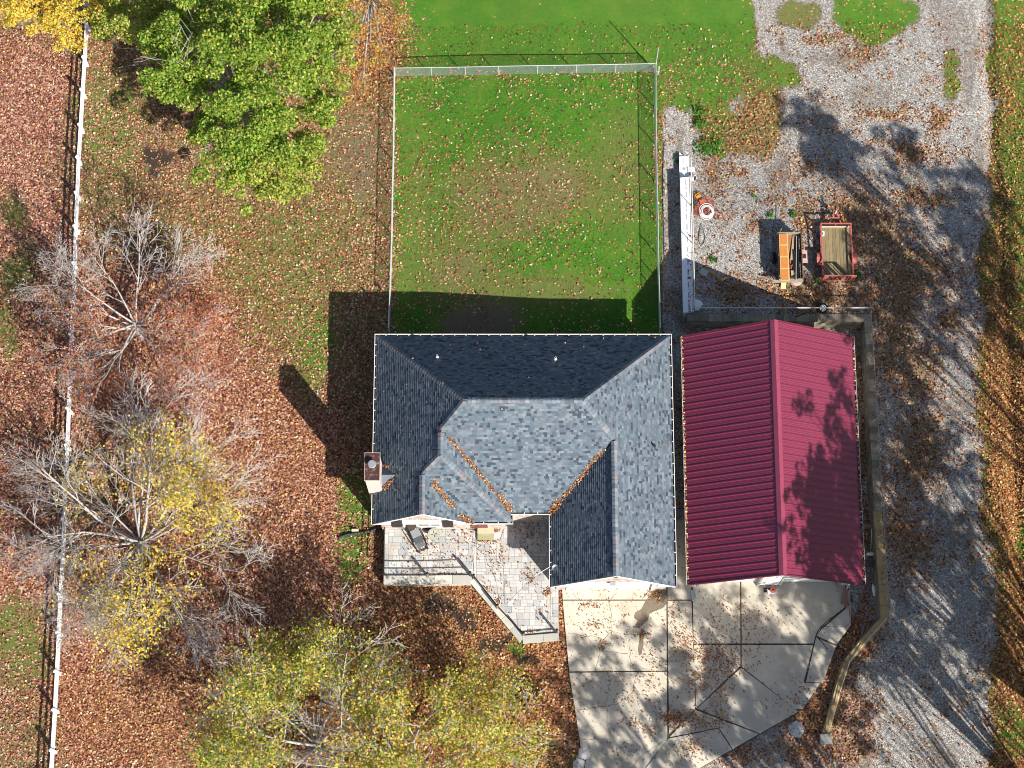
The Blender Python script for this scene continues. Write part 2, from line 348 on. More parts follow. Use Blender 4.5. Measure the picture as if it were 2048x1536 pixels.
# ------------------------------------------------------------------ ground material
def ground_material():
    m, nt, b = start('leaf_strewn_ground')
    P = pos(nt)
    A = nd(nt, 'ShaderNodeAttribute', attribute_name='cover'); B = nd(nt, 'ShaderNodeAttribute', attribute_name='soil')
    sa = nd(nt, 'ShaderNodeSeparateColor'); nt.links.new(A.outputs['Color'], sa.inputs[0]); sb = nd(nt, 'ShaderNodeSeparateColor'); nt.links.new(B.outputs['Color'], sb.inputs[0])
    grav, leaf, green = sa.outputs[0], sa.outputs[1], sa.outputs[2]; hue, dirt, mul = sb.outputs[0], sb.outputs[1], sb.outputs[2]
    def vor(scale, feature='F1'):
        v = nd(nt, 'ShaderNodeTexVoronoi', feature=feature); v.inputs['Scale'].default_value = scale; nt.links.new(P, v.inputs['Vector']); return v
    n1 = noise(nt, 0.7, 4, 0.6, P); n2 = noise(nt, 5.0, 4, 0.7, P); n3 = noise(nt, 28.0, 3, 0.7, P)
    # grass
    gf = math_(nt, 'ADD', green, math_(nt, 'MULTIPLY_ADD', n2, 0.9, -0.45)); gf = math_(nt, 'ADD', gf, math_(nt, 'MULTIPLY_ADD', n3, 0.9, -0.45))
    gc = ramp(nt, [(0.0, (0.18, 0.12, 0.065)), (0.3, (0.18, 0.15, 0.07)), (0.55, (0.125, 0.16, 0.035)), (0.8, (0.07, 0.185, 0.018)), (1.0, (0.05, 0.18, 0.014))], gf)
    yel = mix(nt, math_(nt, 'MULTIPLY', ramp(nt, [(0.45, (0, 0, 0)), (0.65, (1, 1, 1))], n1), 0.4), gc, (0.17, 0.26, 0.03))
    gc = mix(nt, math_(nt, 'MULTIPLY', green, 0.9, clamp=True), gc, yel)
    fine = math_(nt, 'MULTIPLY_ADD', noise(nt, 60.0, 2, 0.8, P), 1.1, 0.45)
    fr = nd(nt, 'ShaderNodeCombineColor'); [nt.links.new(fine, fr.inputs[i]) for i in range(3)]
    gc = mix(nt, 1.0, gc, fr.outputs[0], 'MULTIPLY')
    # gravel
    v1 = vor(22.0); v2 = vor(11.0)
    s1 = nd(nt, 'ShaderNodeSeparateColor'); nt.links.new(v1.outputs['Color'], s1.inputs[0])
    kc = ramp(nt, [(0.0, (0.13, 0.12, 0.112)), (0.35, (0.29, 0.272, 0.25)), (0.75, (0.46, 0.44, 0.41)), (1.0, (0.74, 0.72, 0.69))], s1.outputs[0])
    kc = mix(nt, math_(nt, 'MULTIPLY', ramp(nt, [(0.45, (0, 0, 0)), (0.75, (1, 1, 1))], n2), 0.55), kc, (0.24, 0.20, 0.16))
    # bare soil
    dc = mix(nt, n2, (0.20, 0.155, 0.115), (0.13, 0.10, 0.075)); dc = mix(nt, mul, dc, (0.03, 0.022, 0.02))
    dc = mix(nt, 1.0, dc, fr.outputs[0], 'MULTIPLY')
    gvf = math_(nt, 'ADD', grav, math_(nt, 'MULTIPLY_ADD', n2, 0.8, -0.4)); gvf = math_(nt, 'ADD', gvf, math_(nt, 'MULTIPLY_ADD', n3, 0.5, -0.25))
    gvf = ramp(nt, [(0.42, (0, 0, 0)), (0.58, (1, 1, 1))], gvf)
    c = mix(nt, gvf, gc, kc)
    df = math_(nt, 'ADD', dirt, math_(nt, 'MULTIPLY_ADD', n2, 0.7, -0.35)); df = ramp(nt, [(0.35, (0, 0, 0)), (0.75, (1, 1, 1))], df)
    c = mix(nt, math_(nt, 'MULTIPLY', df, 0.85), c, dc)
    # litter: every cell is one fallen leaf
    lv = vor(9.5); ls = nd(nt, 'ShaderNodeSeparateColor'); nt.links.new(lv.outputs['Color'], ls.inputs[0])
    lr = ls.outputs[1]
    red = ramp(nt, [(0.0, (0.11, 0.04, 0.03)), (0.3, (0.28, 0.105, 0.075)), (0.6, (0.44, 0.20, 0.145)), (0.85, (0.58, 0.36, 0.28)), (1.0, (0.70, 0.54, 0.45))], lr)
    org = ramp(nt, [(0.0, (0.08, 0.035, 0.018)), (0.35, (0.22, 0.085, 0.03)), (0.65, (0.36, 0.155, 0.05)), (0.88, (0.50, 0.27, 0.10)), (1.0, (0.55, 0.42, 0.2))], lr)
    lc = mix(nt, hue, red, org); lc = mix(nt, 1.0, lc, fr.outputs[0], 'MULTIPLY')
    lt = math_(nt, 'ADD', math_(nt, 'MULTIPLY_ADD', leaf, 1.12, -0.06), math_(nt, 'MULTIPLY', math_(nt, 'MULTIPLY_ADD', n2, 0.7, -0.35), leaf))
    lm = math_(nt, 'LESS_THAN', ls.outputs[0], lt)
    edge = math_(nt, 'LESS_THAN', lv.outputs['Distance'], 0.62)
    lm = math_(nt, 'MULTIPLY', lm, math_(nt, 'MAXIMUM', edge, math_(nt, 'GREATER_THAN', lt, 0.85)))
    c = mix(nt, lm, c, lc)
    nt.links.new(c, b.inputs['Base Color']); b.inputs['Roughness'].default_value = 0.9; b.inputs['Specular IOR Level'].default_value = 0.15
    h = math_(nt, 'ADD', math_(nt, 'MULTIPLY', s1.outputs[1], gvf), math_(nt, 'MULTIPLY', ls.outputs[2], lm)); h = math_(nt, 'ADD', h, math_(nt, 'MULTIPLY', n3, 1.2))
    bp = nd(nt, 'ShaderNodeBump'); bp.inputs['Strength'].default_value = 1.0; bp.inputs['Distance'].default_value = 0.045
    nt.links.new(h, bp.inputs['Height']); nt.links.new(bp.outputs[0], b.inputs['Normal'])
    return m
GROUND = ground_material()
def grid_sheet(name, X, Y, Z, kind='structure'):
    r, c = X.shape
    V = np.stack([X.ravel(), Y.ravel(), Z.ravel()], 1)
    i = np.arange(r * c).reshape(r, c)
    F = np.stack([i[:-1, :-1].ravel(), i[:-1, 1:].ravel(), i[1:, 1:].ravel(), i[1:, :-1].ravel()], 1)
    g, l, gr, h, d, mu = gfield(V[:, 0], V[:, 1])
    return V, F, np.stack([g, l, gr], 1), np.stack([h, d, mu], 1)
def axis(a, b, step, far):
    core = np.arange(a, b + 1e-6, step); k = np.array([2, 5, 10, 20, 40, 80, 160, far]); k = k[k <= far]
    return np.concatenate([(a - k)[::-1], core, b + k])
xs = axis(-33.0, 34.0, 0.2, 320.0); ys = axis(-27.0, 25.0, 0.2, 320.0)
X, Y = np.meshgrid(xs, ys); Z = z_low(X, Y)
hole = in_ter(X, Y) & (X > 10.5) & (X < 34) & (np.abs(Y + 1) < 17.5)      # under the raised yard the low ground is out of reach
V, F, ca, cb = grid_sheet('ground', X, Y, np.where(hole, np.minimum(Z, -0.35), Z))
np_mesh('ground', V, F, GROUND, extra=[('cover', ca), ('soil', cb)], kind='structure', smooth=True)
parts = []; off = 0
for ya, yb in ((3.7, 18.5), (-21.5, 3.7)):
    yy = np.linspace(ya, yb, int((yb - ya) / 0.2) + 1); yy[0] += 1e-4 if ya == 3.7 else 0
    u = np.concatenate([np.linspace(0, 1, 130) * 24.0, np.array([30, 60])])
    XX = ter_west(yy)[:, None] + u[None, :]; YY = np.repeat(yy[:, None], len(u), 1); ZZ = z_ter(XX, YY)
    V, F, ca, cb = grid_sheet('t', XX, YY, ZZ); parts.append((V, F + off, ca, cb)); off += len(V)
np_mesh('gravel_yard', np.vstack([p[0] for p in parts]), np.vstack([p[1] for p in parts]), GROUND, extra=[('cover', np.vstack([p[2] for p in parts])), ('soil', np.vstack([p[3] for p in parts]))], kind='structure', smooth=True)

# ------------------------------------------------------------------ fallen leaves and grass tufts
LEAF = leaf_mat('fallen_leaf', trans=0.12, rough=0.7)
GRASS = leaf_mat('grass_blade', trans=0.3, rough=0.6)
RED = np.array([(0.11, 0.038, 0.03), (0.27, 0.095, 0.07), (0.43, 0.19, 0.135), (0.56, 0.33, 0.25), (0.70, 0.54, 0.45), (0.34, 0.115, 0.065)])
ORG = np.array([(0.09, 0.038, 0.02), (0.24, 0.09, 0.03), (0.38, 0.155, 0.045), (0.48, 0.25, 0.08), (0.58, 0.42, 0.2), (0.30, 0.11, 0.035)])
def leaf_quads(x, y, z, size, tilt, tone):
    """one folded diamond per leaf"""
    n = len(x); a = rng.random(n) * 2 * np.pi; t1 = rng.normal(0, tilt, n); t2 = rng.normal(0, tilt, n)
    dx, dy = np.cos(a), np.sin(a); L = size; Wd = size * rng.uniform(0.55, 0.85, n)
    c = np.stack([x, y, z], 1)
    u = np.stack([dx, dy, t1], 1) * L[:, None] / 2; v = np.stack([-dy, dx, t2], 1) * Wd[:, None] / 2
    V = np.stack([c - u, c + v * 0.9 + u * 0.1, c + u, c - v * 0.9 + u * 0.1], 1).reshape(-1, 3)
    low = np.minimum(np.abs(t1) * L + np.abs(t2) * Wd, 0.12) / 2
    V[:, 2] += np.repeat(low, 4)
    F = np.arange(4 * n).reshape(n, 4)
    return V, F, np.repeat(tone, 4, 0)
def tones(n, hue):
    i = rng.choice(6, n, p=[0.12, 0.22, 0.28, 0.18, 0.08, 0.12])
    t = RED[i] * (1 - hue[:, None]) + ORG[i] * hue[:, None]
    yl = rng.random(n) < 0.05; t[yl] = (0.55, 0.40, 0.08)
    return t * rng.uniform(0.75, 1.2, (n, 1))
N = 560000
x = rng.uniform(-31, 31.5, N); y = rng.uniform(-23.5, 22.5, N)
g, l, gr, h, d, mu = gfield(x, y)
ok = rng.random(N) < np.clip(l * 0.62 * (0.25 + 1.5 * fbm(x * 1.3, y * 1.3, 5)), 0, 1)
x, y, h = x[ok], y[ok], h[ok]
z = zg(x, y) + 0.012 + 0.02 * rng.random(len(x))
V, F, t = leaf_quads(x, y, z, rng.uniform(0.085, 0.165, len(x)), 0.38, tones(len(x), np.clip(h + rng.normal(0, 0.2, len(h)), 0, 1)))
o = np_mesh('fallen_leaves', V, F, LEAF, tone=t, kind='stuff', label='red and orange fallen leaves strewn over the lawn and gravel', cat='leaves')
# grass: short blades where it is green
N = 420000
x = rng.uniform(-31, 31.5, N); y = rng.uniform(-23.5, 22.5, N)
g, l, gr, h, d, mu = gfield(x, y)
ok = (rng.random(N) < np.clip(gr * 1.15 - 0.12, 0, 1) * (1 - d) * (1 - 0.75 * np.clip((l - 0.35) * 2, 0, 1))) & (g < 0.45)
x, y, gr = x[ok], y[ok], gr[ok]; n = len(x); z = zg(x, y)
a = rng.random(n) * 2 * np.pi; hgt = rng.uniform(0.04, 0.10, n); wd = rng.uniform(0.012, 0.03, n); ln = rng.uniform(0.02, 0.09, n); b2 = rng.random(n) * 2 * np.pi
c = np.stack([x, y, z - 0.005], 1); s = np.stack([np.cos(a), np.sin(a), 0 * a], 1) * wd[:, None]
tip = c + np.stack([np.cos(b2) * ln, np.sin(b2) * ln, hgt], 1)
k = np.clip(gr + rng.normal(0, 0.3, n), 0, 1)[:, None]; yl = np.clip(fbm(x * 0.25, y * 0.25, 77) * 2.2 - 0.7, 0, 1)[:, None]
t = (np.array([(0.22, 0.19, 0.07)]) * (1 - k) + (np.array([(0.06, 0.205, 0.018)]) * (1 - yl) + np.array([(0.16, 0.27, 0.03)]) * yl) * k) * rng.uniform(0.6, 1.35, (n, 1))
np_mesh('lawn_grass', np.stack([c - s, c + s, tip], 1).reshape(-1, 3), np.arange(3 * n).reshape(n, 3), GRASS, tone=np.repeat(t, 3, 0), kind='stuff', label='short green lawn grass in and around the fenced dog yard', cat='grass')
# weeds in the gravel
wx_, wy_ = [], []
for px, py, r, k in ((1412, 290, 20, 260), (1435, 283, 12, 120), (1395, 240, 9, 70), (1540, 435, 7, 60), (1510, 395, 6, 20), (1423, 523, 7, 50), (1585, 432, 7, 80), (1712, 552, 8, 60), (1632, 566, 7, 50), (1355, 318, 6, 40), (1404, 240, 10, 80), (1398, 215, 14, 120), (1690, 560, 6, 30)):
    q = [at(px + rnd.gauss(0, r * 0.5), py + rnd.gauss(0, r * 0.5), 0.5) for _ in range(k)]; wx_ += [p.x for p in q]; wy_ += [p.y for p in q]
x, y = np.array(wx_), np.array(wy_); n = len(x)
V, F, t = leaf_quads(x, y, zg(x, y) + rng.uniform(0.01, 0.09, n), rng.uniform(0.07, 0.15, n), 0.7, np.array([(0.06, 0.17, 0.02)]) * rng.uniform(0.6, 1.6, (n, 1)))
np_mesh('gravel_weeds', V, F, GRASS, tone=t, kind='stuff', label='green weeds sprouting through the gravel', cat='weeds')

# ------------------------------------------------------------------ house
SLATE = mat('roof_slate', (1, 1, 1), (0.86, 0.88, 0.92), rough=0.8, scale=9, attr='tone', bump=0.5, bscale=60, spec=0.3)
DECK = mat('roof_underlay', (0.045, 0.055, 0.07), rough=0.9)
WHITE = mat('white_paint', (0.80, 0.79, 0.77), (0.72, 0.71, 0.69), rough=0.45, scale=2)
GUTTER = mat('white_gutter', (0.78, 0.77, 0.76), (0.66, 0.65, 0.63), rough=0.4, scale=3)
BRICK = mat('pale_brick', (1, 1, 1), (0.8, 0.78, 0.76), rough=0.85, scale=30, attr='tone', bump=0.4)
MORTAR = mat('mortar', (0.46, 0.43, 0.40), rough=0.95)
GLASS = mat('window_glass', (0.05, 0.06, 0.07), rough=0.06, spec=0.8)
BLACK = mat('black_metal', (0.012, 0.012, 0.013), (0.02, 0.02, 0.02), rough=0.45)
SHUT = mat('shutter_charcoal', (0.03, 0.028, 0.028), (0.022, 0.02, 0.02), rough=0.6)
PVC = mat('white_plastic', (0.80, 0.79, 0.77), (0.74, 0.73, 0.71), rough=0.35)
EAVE, PIT = 2.9, 0.95
XW, XE, YN, YS = -7.56, 8.81, 1.97, -8.11
XE2, XE3, YS2, PIT2, XW4 = -0.05, -2.04, -8.64, 1.22, 2.13
YG3, YG4 = -8.76, -12.2
pW = lambda x, y: EAVE + PIT * (x - XW); pE = lambda x, y: EAVE + PIT * (XE - x); pN = lambda x, y: EAVE + PIT * (YN - y); pS = lambda x, y: EAVE + PIT * (y - YS)
pE2 = lambda x, y: EAVE + PIT * (XE2 - x); pS2 = lambda x, y: EAVE + PIT2 * (y - YS2); pE3 = lambda x, y: EAVE + PIT * (XE3 - x); pW4 = lambda x, y: EAVE + PIT * (x - XW4)
HL = (YN - YS) / 2; RY = YN - HL
A1 = (XW + HL, RY); A2 = (XE - HL, RY)
x2 = (XW + XE2) / 2; W2n = (x2, RY - (A1[0] - x2)); z2 = pW(x2, 0); W2s = (x2, YS2 + (z2 - EAVE) / PIT2)
x3 = (XW + XE3) / 2; z3 = pW(x3, 0); G3n = (x3, YS2 + (z3 - EAVE) / PIT2); G3s = (x3, YG3)
x4 = (XW4 + XE) / 2; G4n = (x4, RY - (x4 - A2[0])); G4s = (x4, YG4)
SLOPES = [  # plane, outline on plan, downhill direction
    (pN, [(XW, YN), (XE, YN), A2, A1], (0, 1)),
    (pW, [(XW, YN), A1, W2n, W2s, G3n, G3s, (XW, YG3)], (-1, 0)),
    (pE, [(XE, YN), (XE, YG4), G4s, G4n, A2], (1, 0)),
    (pS, [A1, A2, G4n, (XW4, YS), (XE2, YS), W2n], (0, -1)),
    (pE2, [W2n, (XE2, YS), (XE2, YS2), W2s], (1, 0)),
    (pS2, [W2s, (XE2, YS2), (XE3, YS2), G3n], (0, -1)),
    (pE3, [G3n, (XE3, YS2), (XE3, YG3), G3s], (1, 0)),
    (pW4, [G4n, G4s, (XW4, YG4), (XW4, YS)], (-1, 0)),
]
house = thing('house', 'house with charcoal shingled hip roof and white gutters beside the fenced lawn', 'house', (0.6, -4.5, 0))
mb = M()
for f, poly, dn in SLOPES:
    n = len(poly); top = [(p[0], p[1], f(*p) - 0.02) for p in poly]; bot = [(p[0], p[1], f(*p) - 0.16) for p in poly]
    mb.add(top + bot, [tuple(range(n)), tuple(reversed(range(n, 2 * n)))] + [(i, (i + 1) % n, n + (i + 1) % n, n + i) for i in range(n)])
roof = build('roof', mb, DECK, house)
# shingle tabs, course by course
TONES = np.array([(0.100, 0.132, 0.160), (0.135, 0.168, 0.196), (0.08, 0.106, 0.132), (0.042, 0.056, 0.073), (0.165, 0.195, 0.22), (0.12, 0.138, 0.158), (0.125, 0.128, 0.145)])
TP = [0.27, 0.2, 0.2, 0.11, 0.08, 0.09, 0.05]
tabs = M()
def span(poly, dn, s):
    """where the line at distance s along the downhill direction crosses the outline"""
    hits = []
    for i in range(len(poly)):
        a, b = poly[i], poly[(i + 1) % len(poly)]
        sa, sb = a[0] * dn[0] + a[1] * dn[1], b[0] * dn[0] + b[1] * dn[1]
        if (sa - s) * (sb - s) < 0:
            t = (s - sa) / (sb - sa); p = (a[0] + (b[0] - a[0]) * t, a[1] + (b[1] - a[1]) * t)
            hits.append(p[0] * -dn[1] + p[1] * dn[0])
    hits.sort(); return list(zip(hits[::2], hits[1::2]))
for f, poly, dn in SLOPES:
    ss = [p[0] * dn[0] + p[1] * dn[1] for p in poly]; s0, s1 = min(ss), max(ss)
    pitch = PIT2 if f is pS2 else PIT; ex = 0.143 / math.sqrt(1 + pitch * pitch)
    k = 0
    while s1 - k * ex > s0:
        a, b = s1 - k * ex, s1 - (k + 1) * ex
        for u0, u1 in span(poly, dn, (a + b) / 2):
            u = u0 - rnd.random() * 0.2
            while u < u1:
                wdt = rnd.choice((0.13, 0.17, 0.21, 0.26)); q0, q1 = max(u, u0), min(u + wdt, u1); u += wdt
                if q1 - q0 < 0.02: continue
                up = 0.026 + 0.012 * rnd.random()
                P_ = lambda s, t, dz: (s * dn[0] - t * dn[1], s * dn[1] + t * dn[0], f(s * dn[0] - t * dn[1], s * dn[1] + t * dn[0]) + dz)
                c = TONES[rng.choice(7, p=TP)] * rnd.uniform(0.9, 1.1)
                vs = [P_(a, q0, up), P_(a, q1, up), P_(b, q1, 0.004), P_(b, q0, 0.004), P_(a, q0, -0.02), P_(a, q1, -0.02)]
                tabs.add(vs, [(0, 1, 2, 3), (4, 5, 1, 0)], tuple(c))
        k += 1
sh = build('shingle', tabs, SLATE, roof, kind='stuff')
# ridge and hip caps, one by one
cap = M(); hw = 0.155
cap.add([(-hw, -0.13, -0.06), (0, -0.13, 0.022), (hw, -0.13, -0.06), (-hw, 0.13, -0.075), (0, 0.13, 0.005), (hw, 0.13, -0.075), (-hw, -0.13, -0.085), (hw, -0.13, -0.085)],
        [(0, 3, 4, 1), (1, 4, 5, 2), (6, 0, 1, 2, 7)])
CAPM = []
for i, c in enumerate(((0.17, 0.20, 0.23), (0.13, 0.16, 0.19), (0.21, 0.21, 0.235), (0.20, 0.17, 0.18), (0.10, 0.125, 0.15))):
    me = mesh_from('ridge_cap', cap, (0, 0, 0)); me.materials.append(mat('cap_slate_%s' % 'abcde'[i], c, rough=0.85, rand=0.15, bump=0.4)); CAPM.append(me)
def caps(p, q, fz, flat=1.0, step=0.235):
    a = Vector((p[0], p[1], fz(*p))); b = Vector((q[0], q[1], fz(*q))); L = (b - a).length; d = (b - a).normalized()
    n = int(L / step)
    for i in range(n):
        c = b - d * (step * (i + 0.5)); e = -d
        rot = (-e).to_track_quat('Y', 'Z').to_euler()
        piece('ridge_cap', rnd.choices(CAPM, (4, 4, 3, 2, 1))[0], roof, c + Vector((0, 0, 0.035)), rot, (1.0, 1.02, flat))
caps(A1, A2, pN, 1.2); caps(A1, (XW, YN), pN); caps(A2, (XE, YN), pN); caps(A2, G4n, pE); caps(G4n, G4s, pE, 1.2); caps(A1, W2n, pW); caps(W2n, W2s, pW, 1.2); caps(W2s, G3n, pW); caps(G3n, G3s, pW, 1.2); caps(W2s, (XE2, YS2), pE2)
# walls
mb = M(); OV = 0.32
WT = 2.86
mb.box(XW + OV, -7.0, -8.43, YN - OV, -1.0, WT).box(-7.0, XE - OV, 1.4, YN - OV, -1.0, WT).box(8.24, XE - OV, -11.85, 1.4, -1.0, WT)
mb.box(-7.0, -0.37, -8.43, -8.18, -0.8, WT).box(-0.62, -0.37, -8.18, -7.8, -0.3, WT).box(-0.37, 2.45, -8.05, -7.8, -0.3, WT).box(2.45, 2.7, -11.85, -7.8, -0.3, WT)
mb.box(2.7, 3.08, -11.85, -11.6, -0.3, WT).box(7.75, 8.24, -11.85, -11.6, -0.3, WT).box(3.08, 7.75, -11.85, -11.6, 2.22, WT)
for xa, xm, xb, yy, fz in ((XW + 0.2, x3, XE3 - 0.2, -8.43, pW), (XW4 + 0.2, x4, XE - 0.2, -11.85, pE)):
    zt = fz(xm, 0) - 0.25
    mb.add([(xa, yy, WT), (xb, yy, WT), (xm, yy, zt), (xa, yy + 0.2, WT), (xb, yy + 0.2, WT), (xm, yy + 0.2, zt)], [(0, 1, 2), (5, 4, 3), (1, 4, 5, 2), (0, 2, 5, 3)])
walls = build('wall', mb, MORTAR, house)
# bricks on the south faces
bb = M(); BT = [(0.50, 0.42, 0.37), (0.42, 0.33, 0.28), (0.56, 0.50, 0.45), (0.36, 0.28, 0.24), (0.60, 0.55, 0.50)]
def bricks(xa, xb, yy, z0, ztop, skip=(), soldier=()):
    r = 0; z = z0
    while z < 6.2:
        x = xa + (0.1 if r % 2 else 0)
        while x < xb:
            e = min(x + 0.2, xb)
            if z + 0.068 < ztop((x + e) / 2) and not any(sx0 < (x + e) / 2 < sx1 and sz0 < z + 0.03 < sz1 for sx0, sx1, sz0, sz1 in list(skip) + list(soldier)):
                bb.box(x, e - 0.012, yy - 0.012, yy + 0.02, z, z + 0.062, rnd.choice(BT))
            x += 0.212
        z += 0.075; r += 1
    for sx0, sx1, sz0, sz1 in soldier:
        x = sx0
        while x < sx1:
            bb.box(x, x + 0.066, yy - 0.02, yy + 0.02, sz0 + 0.006, sz1 - 0.006, rnd.choice(BT)); x += 0.078
gz3 = lambda x: max(min(pW(x, 0), pE3(x, 0)) - 0.30, 2.84); gz4 = lambda x: max(min(pW4(x, 0), pE(x, 0)) - 0.30, 2.84)
bricks(XW + OV, -0.37, -8.43, -0.7, gz3, skip=((-6.72, -3.22, 0.85, 2.45), (-2.3, -1.35, 0.1, 2.2)), soldier=((-5.95, -3.85, 0.64, 0.84), (-2.5, -0.5, 0.10, 0.40), (-5.95, -3.85, 2.45, 2.68)))
bricks(2.45, XE - OV, -11.85, 0.1, gz4, skip=((2.95, 7.88, 0, 2.42),), soldier=((5.0, 5.95, 3.6, 3.8),))
bricks(-0.35, 2.43, -8.05, 0.2, lambda x: 2.84)
build('brick_facing', bb, BRICK, walls, kind='stuff')
# gutters and fascia
def gutter(p, q, out):
    mb = M(); a = Vector((*p, EAVE - 0.02)); b = Vector((*q, EAVE - 0.02)); o_ = Vector((*out, 0))
    mb.beam(a + o_ * 0.10, b + o_ * 0.10, 0.028, 0.11)
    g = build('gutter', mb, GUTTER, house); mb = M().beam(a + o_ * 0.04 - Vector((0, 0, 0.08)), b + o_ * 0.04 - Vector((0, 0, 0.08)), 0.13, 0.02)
    build('gutter_bed', mb, mat('gutter_shade', (0.10, 0.085, 0.07), rough=.95), g); L = (b - a).length; n = int(L / 0.62)  # bed coloured dark to stand in for the shade inside the gutter
    st = M()
    for i in range(1, n):
        c = a.lerp(b, i / n); st.beam(c + o_ * 0.005 + Vector((0, 0, 0.05)), c + o_ * 0.10 + Vector((0, 0, 0.05)), 0.05, 0.012)
    if st.v: build('gutter_strap', st, GUTTER, g, kind='stuff')
    return g
gutter((XW - 0.12, YN), (XE + 0.12, YN), (0, 1)); gutter((XW, YN + 0.12), (XW, -5.5), (-1, 0)); gutter((XW, -7.1), (XW, YG3), (-1, 0)); gutter((XE, YN + 0.12), (XE, YG4), (1, 0))
gutter((XE2, YS), (XW4, YS), (0, -1)); gutter((XE2, YS - 0.14), (XE2, YS2 - 0.12), (1, 0)); gutter((XE2 + 0.1, YS2), (XE3 - 0.3, YS2), (0, -1)); gutter((XW4, YS - 0.14), (XW4, YG4), (-1, 0))
for xa, xm, xb, yy, fz in ((XW, x3, XE3, YG3, pW), (XW4, x4, XE, YG4, pE)):
    for xe, sgn in ((xa, 1), (xb, -1)):
        mb = M()
        mb.beam((xe, yy - 0.012, EAVE - 0.10), (xm, yy - 0.012, fz(xm, 0) - 0.10), 0.022, 0.15)
        mb.add([(xe, yy + 0.01, EAVE - 0.18), (xe + sgn * 0.95, yy + 0.01, EAVE - 0.18), (xe + sgn * 0.95, yy + 0.01, EAVE + 0.55), (xe, yy + 0.01, EAVE - 0.02), (xe, yy + 0.30, EAVE - 0.18), (xe + sgn * 0.95, yy + 0.30, EAVE - 0.18), (xe + sgn * 0.95, yy + 0.30, EAVE + 0.55), (xe, yy + 0.30, EAVE - 0.02)],
               [(0, 1, 2, 3), (7, 6, 5, 4), (0, 4, 5, 1)])
        build('fascia', mb, WHITE, house)
# front window: three sashes, shutters
mb = M(); fx0, fx1, fz0, fz1, fy = -6.02, -3.88, 0.95, 2.40, -8.46
wd = [(-5.90, -5.30), (-5.17, -4.62), (-4.49, -4.0)]; wd = [(-5.88, -5.26), (-5.12, -4.66), (-4.52, -4.02)]; wd = [(-5.90, -5.30), (-5.18, -4.60), (-4.48, -4.0)]
mb.box(fx0, fx1, fy - 0.05, fy + 0.05, fz0 - 0.07, fz0).box(fx0, fx1, fy - 0.05, fy + 0.05, fz1, fz1 + 0.08)
e = [fx0] + [v for a in wd for v in a] + [fx1]
for i in range(0, 8, 2): mb.box(e[i], e[i + 1], fy - 0.05, fy + 0.05, fz0, fz1)
for a, b in wd: mb.box(a, b, fy - 0.045, fy + 0.03, 1.62, 1.70)
win = build('window', mb, WHITE, house)
for a, b in wd:
    build('pane', M().box(a, b, fy + 0.0, fy + 0.012, fz0, fz1), GLASS, win)
    mb = M()
    for i in (1, 2): mb.box(a + (b - a) * i / 3 - 0.013, a + (b - a) * i / 3 + 0.013, fy - 0.02, fy, 1.7, fz1)
    mb.box(a, b, fy - 0.023, fy - 0.001, 2.02, 2.05); build('muntin', mb, WHITE, win)
for a, b in ((-6.66, -6.08), (-3.82, -3.24)):
    s = build('shutter', M().box(a, b, fy - 0.06, fy + 0.0, fz0 - 0.02, fz1 + 0.02), SHUT, house)
    mb = M(); z = fz0 + 0.05
    while z < fz1 - 0.06: mb.box(a + 0.06, b - 0.06, fy - 0.075, fy - 0.058, z, z + 0.03); z += 0.06
    build('louver', mb, SHUT, s, kind='stuff')
# front door in the brick
dr = build('door', M().box(-2.3, -1.35, -8.47, -8.42, 0.42, 2.45), mat('door_red', (0.16, 0.05, 0.04), rough=0.5), house)
build('handle', M().box(-1.5, -1.46, -8.52, -8.47, 1.3, 1.5), BLACK, dr)
# garage door
gd = build('garage_door', M().box(3.16, 7.67, -11.78, -11.74, 0.1, 2.15), WHITE, house)
for i in range(4):
    mb = M(); z0 = 0.13 + i * 0.51
    for j in range(8): x0 = 3.24 + j * 0.555; mb.box(x0, x0 + 0.47, -11.80, -11.775, z0 + 0.06, z0 + 0.43)
    build('door_panel', mb, WHITE, gd)
mb = M().box(3.0, 3.16, -11.92, -11.72, 0.1, 2.3).box(7.67, 7.83, -11.92, -11.72, 0.1, 2.3).box(3.0, 7.83, -11.92, -11.72, 2.15, 2.42)
build('door_trim', mb, WHITE, house)
lt = build('wall_light', M().box(5.3, 5.62, -12.1, -11.88, 2.60, 2.68), mat('lamp_grey', (0.35, 0.36, 0.37), rough=0.4), house)
build('vent', M().box(4.95, 5.98, -11.90, -11.84, 3.86, 4.5), BLACK, house)
# roof penetrations
for px, py, m_, hh in ((874, 711, PVC, 0.42), (1111, 715, PVC, 0.42)):
    p = at(px, py, 4.4)
    for _ in range(4): p = at(px, py + 0, pN(p.x, p.y) + hh)
    zr = pN(p.x, p.y); v = build('vent_pipe', M().tube([(p.x, p.y, zr - 0.1), (p.x, p.y, zr + hh)], 0.055, 12).disc((p.x, p.y), 0.13, zr - 0.08, zr + 0.10, 14, r1=0.07), m_, house)
    build('pipe_mouth', M().disc((p.x, p.y), 0.04, zr + hh + 0.001, zr + hh + 0.004, 10), BLACK, v)
p = at(1307, 889, 3.9); p = at(1307, 889, pE(p.x, p.y) + 0.2); zr = pE(p.x, p.y)
build('vent_pipe', M().tube([(p.x, p.y, zr - 0.1), (p.x, p.y, zr + 0.26)], 0.05, 10).disc((p.x, p.y), 0.14, zr - 0.06, zr + 0.09, 12, r1=0.06), BLACK, house)
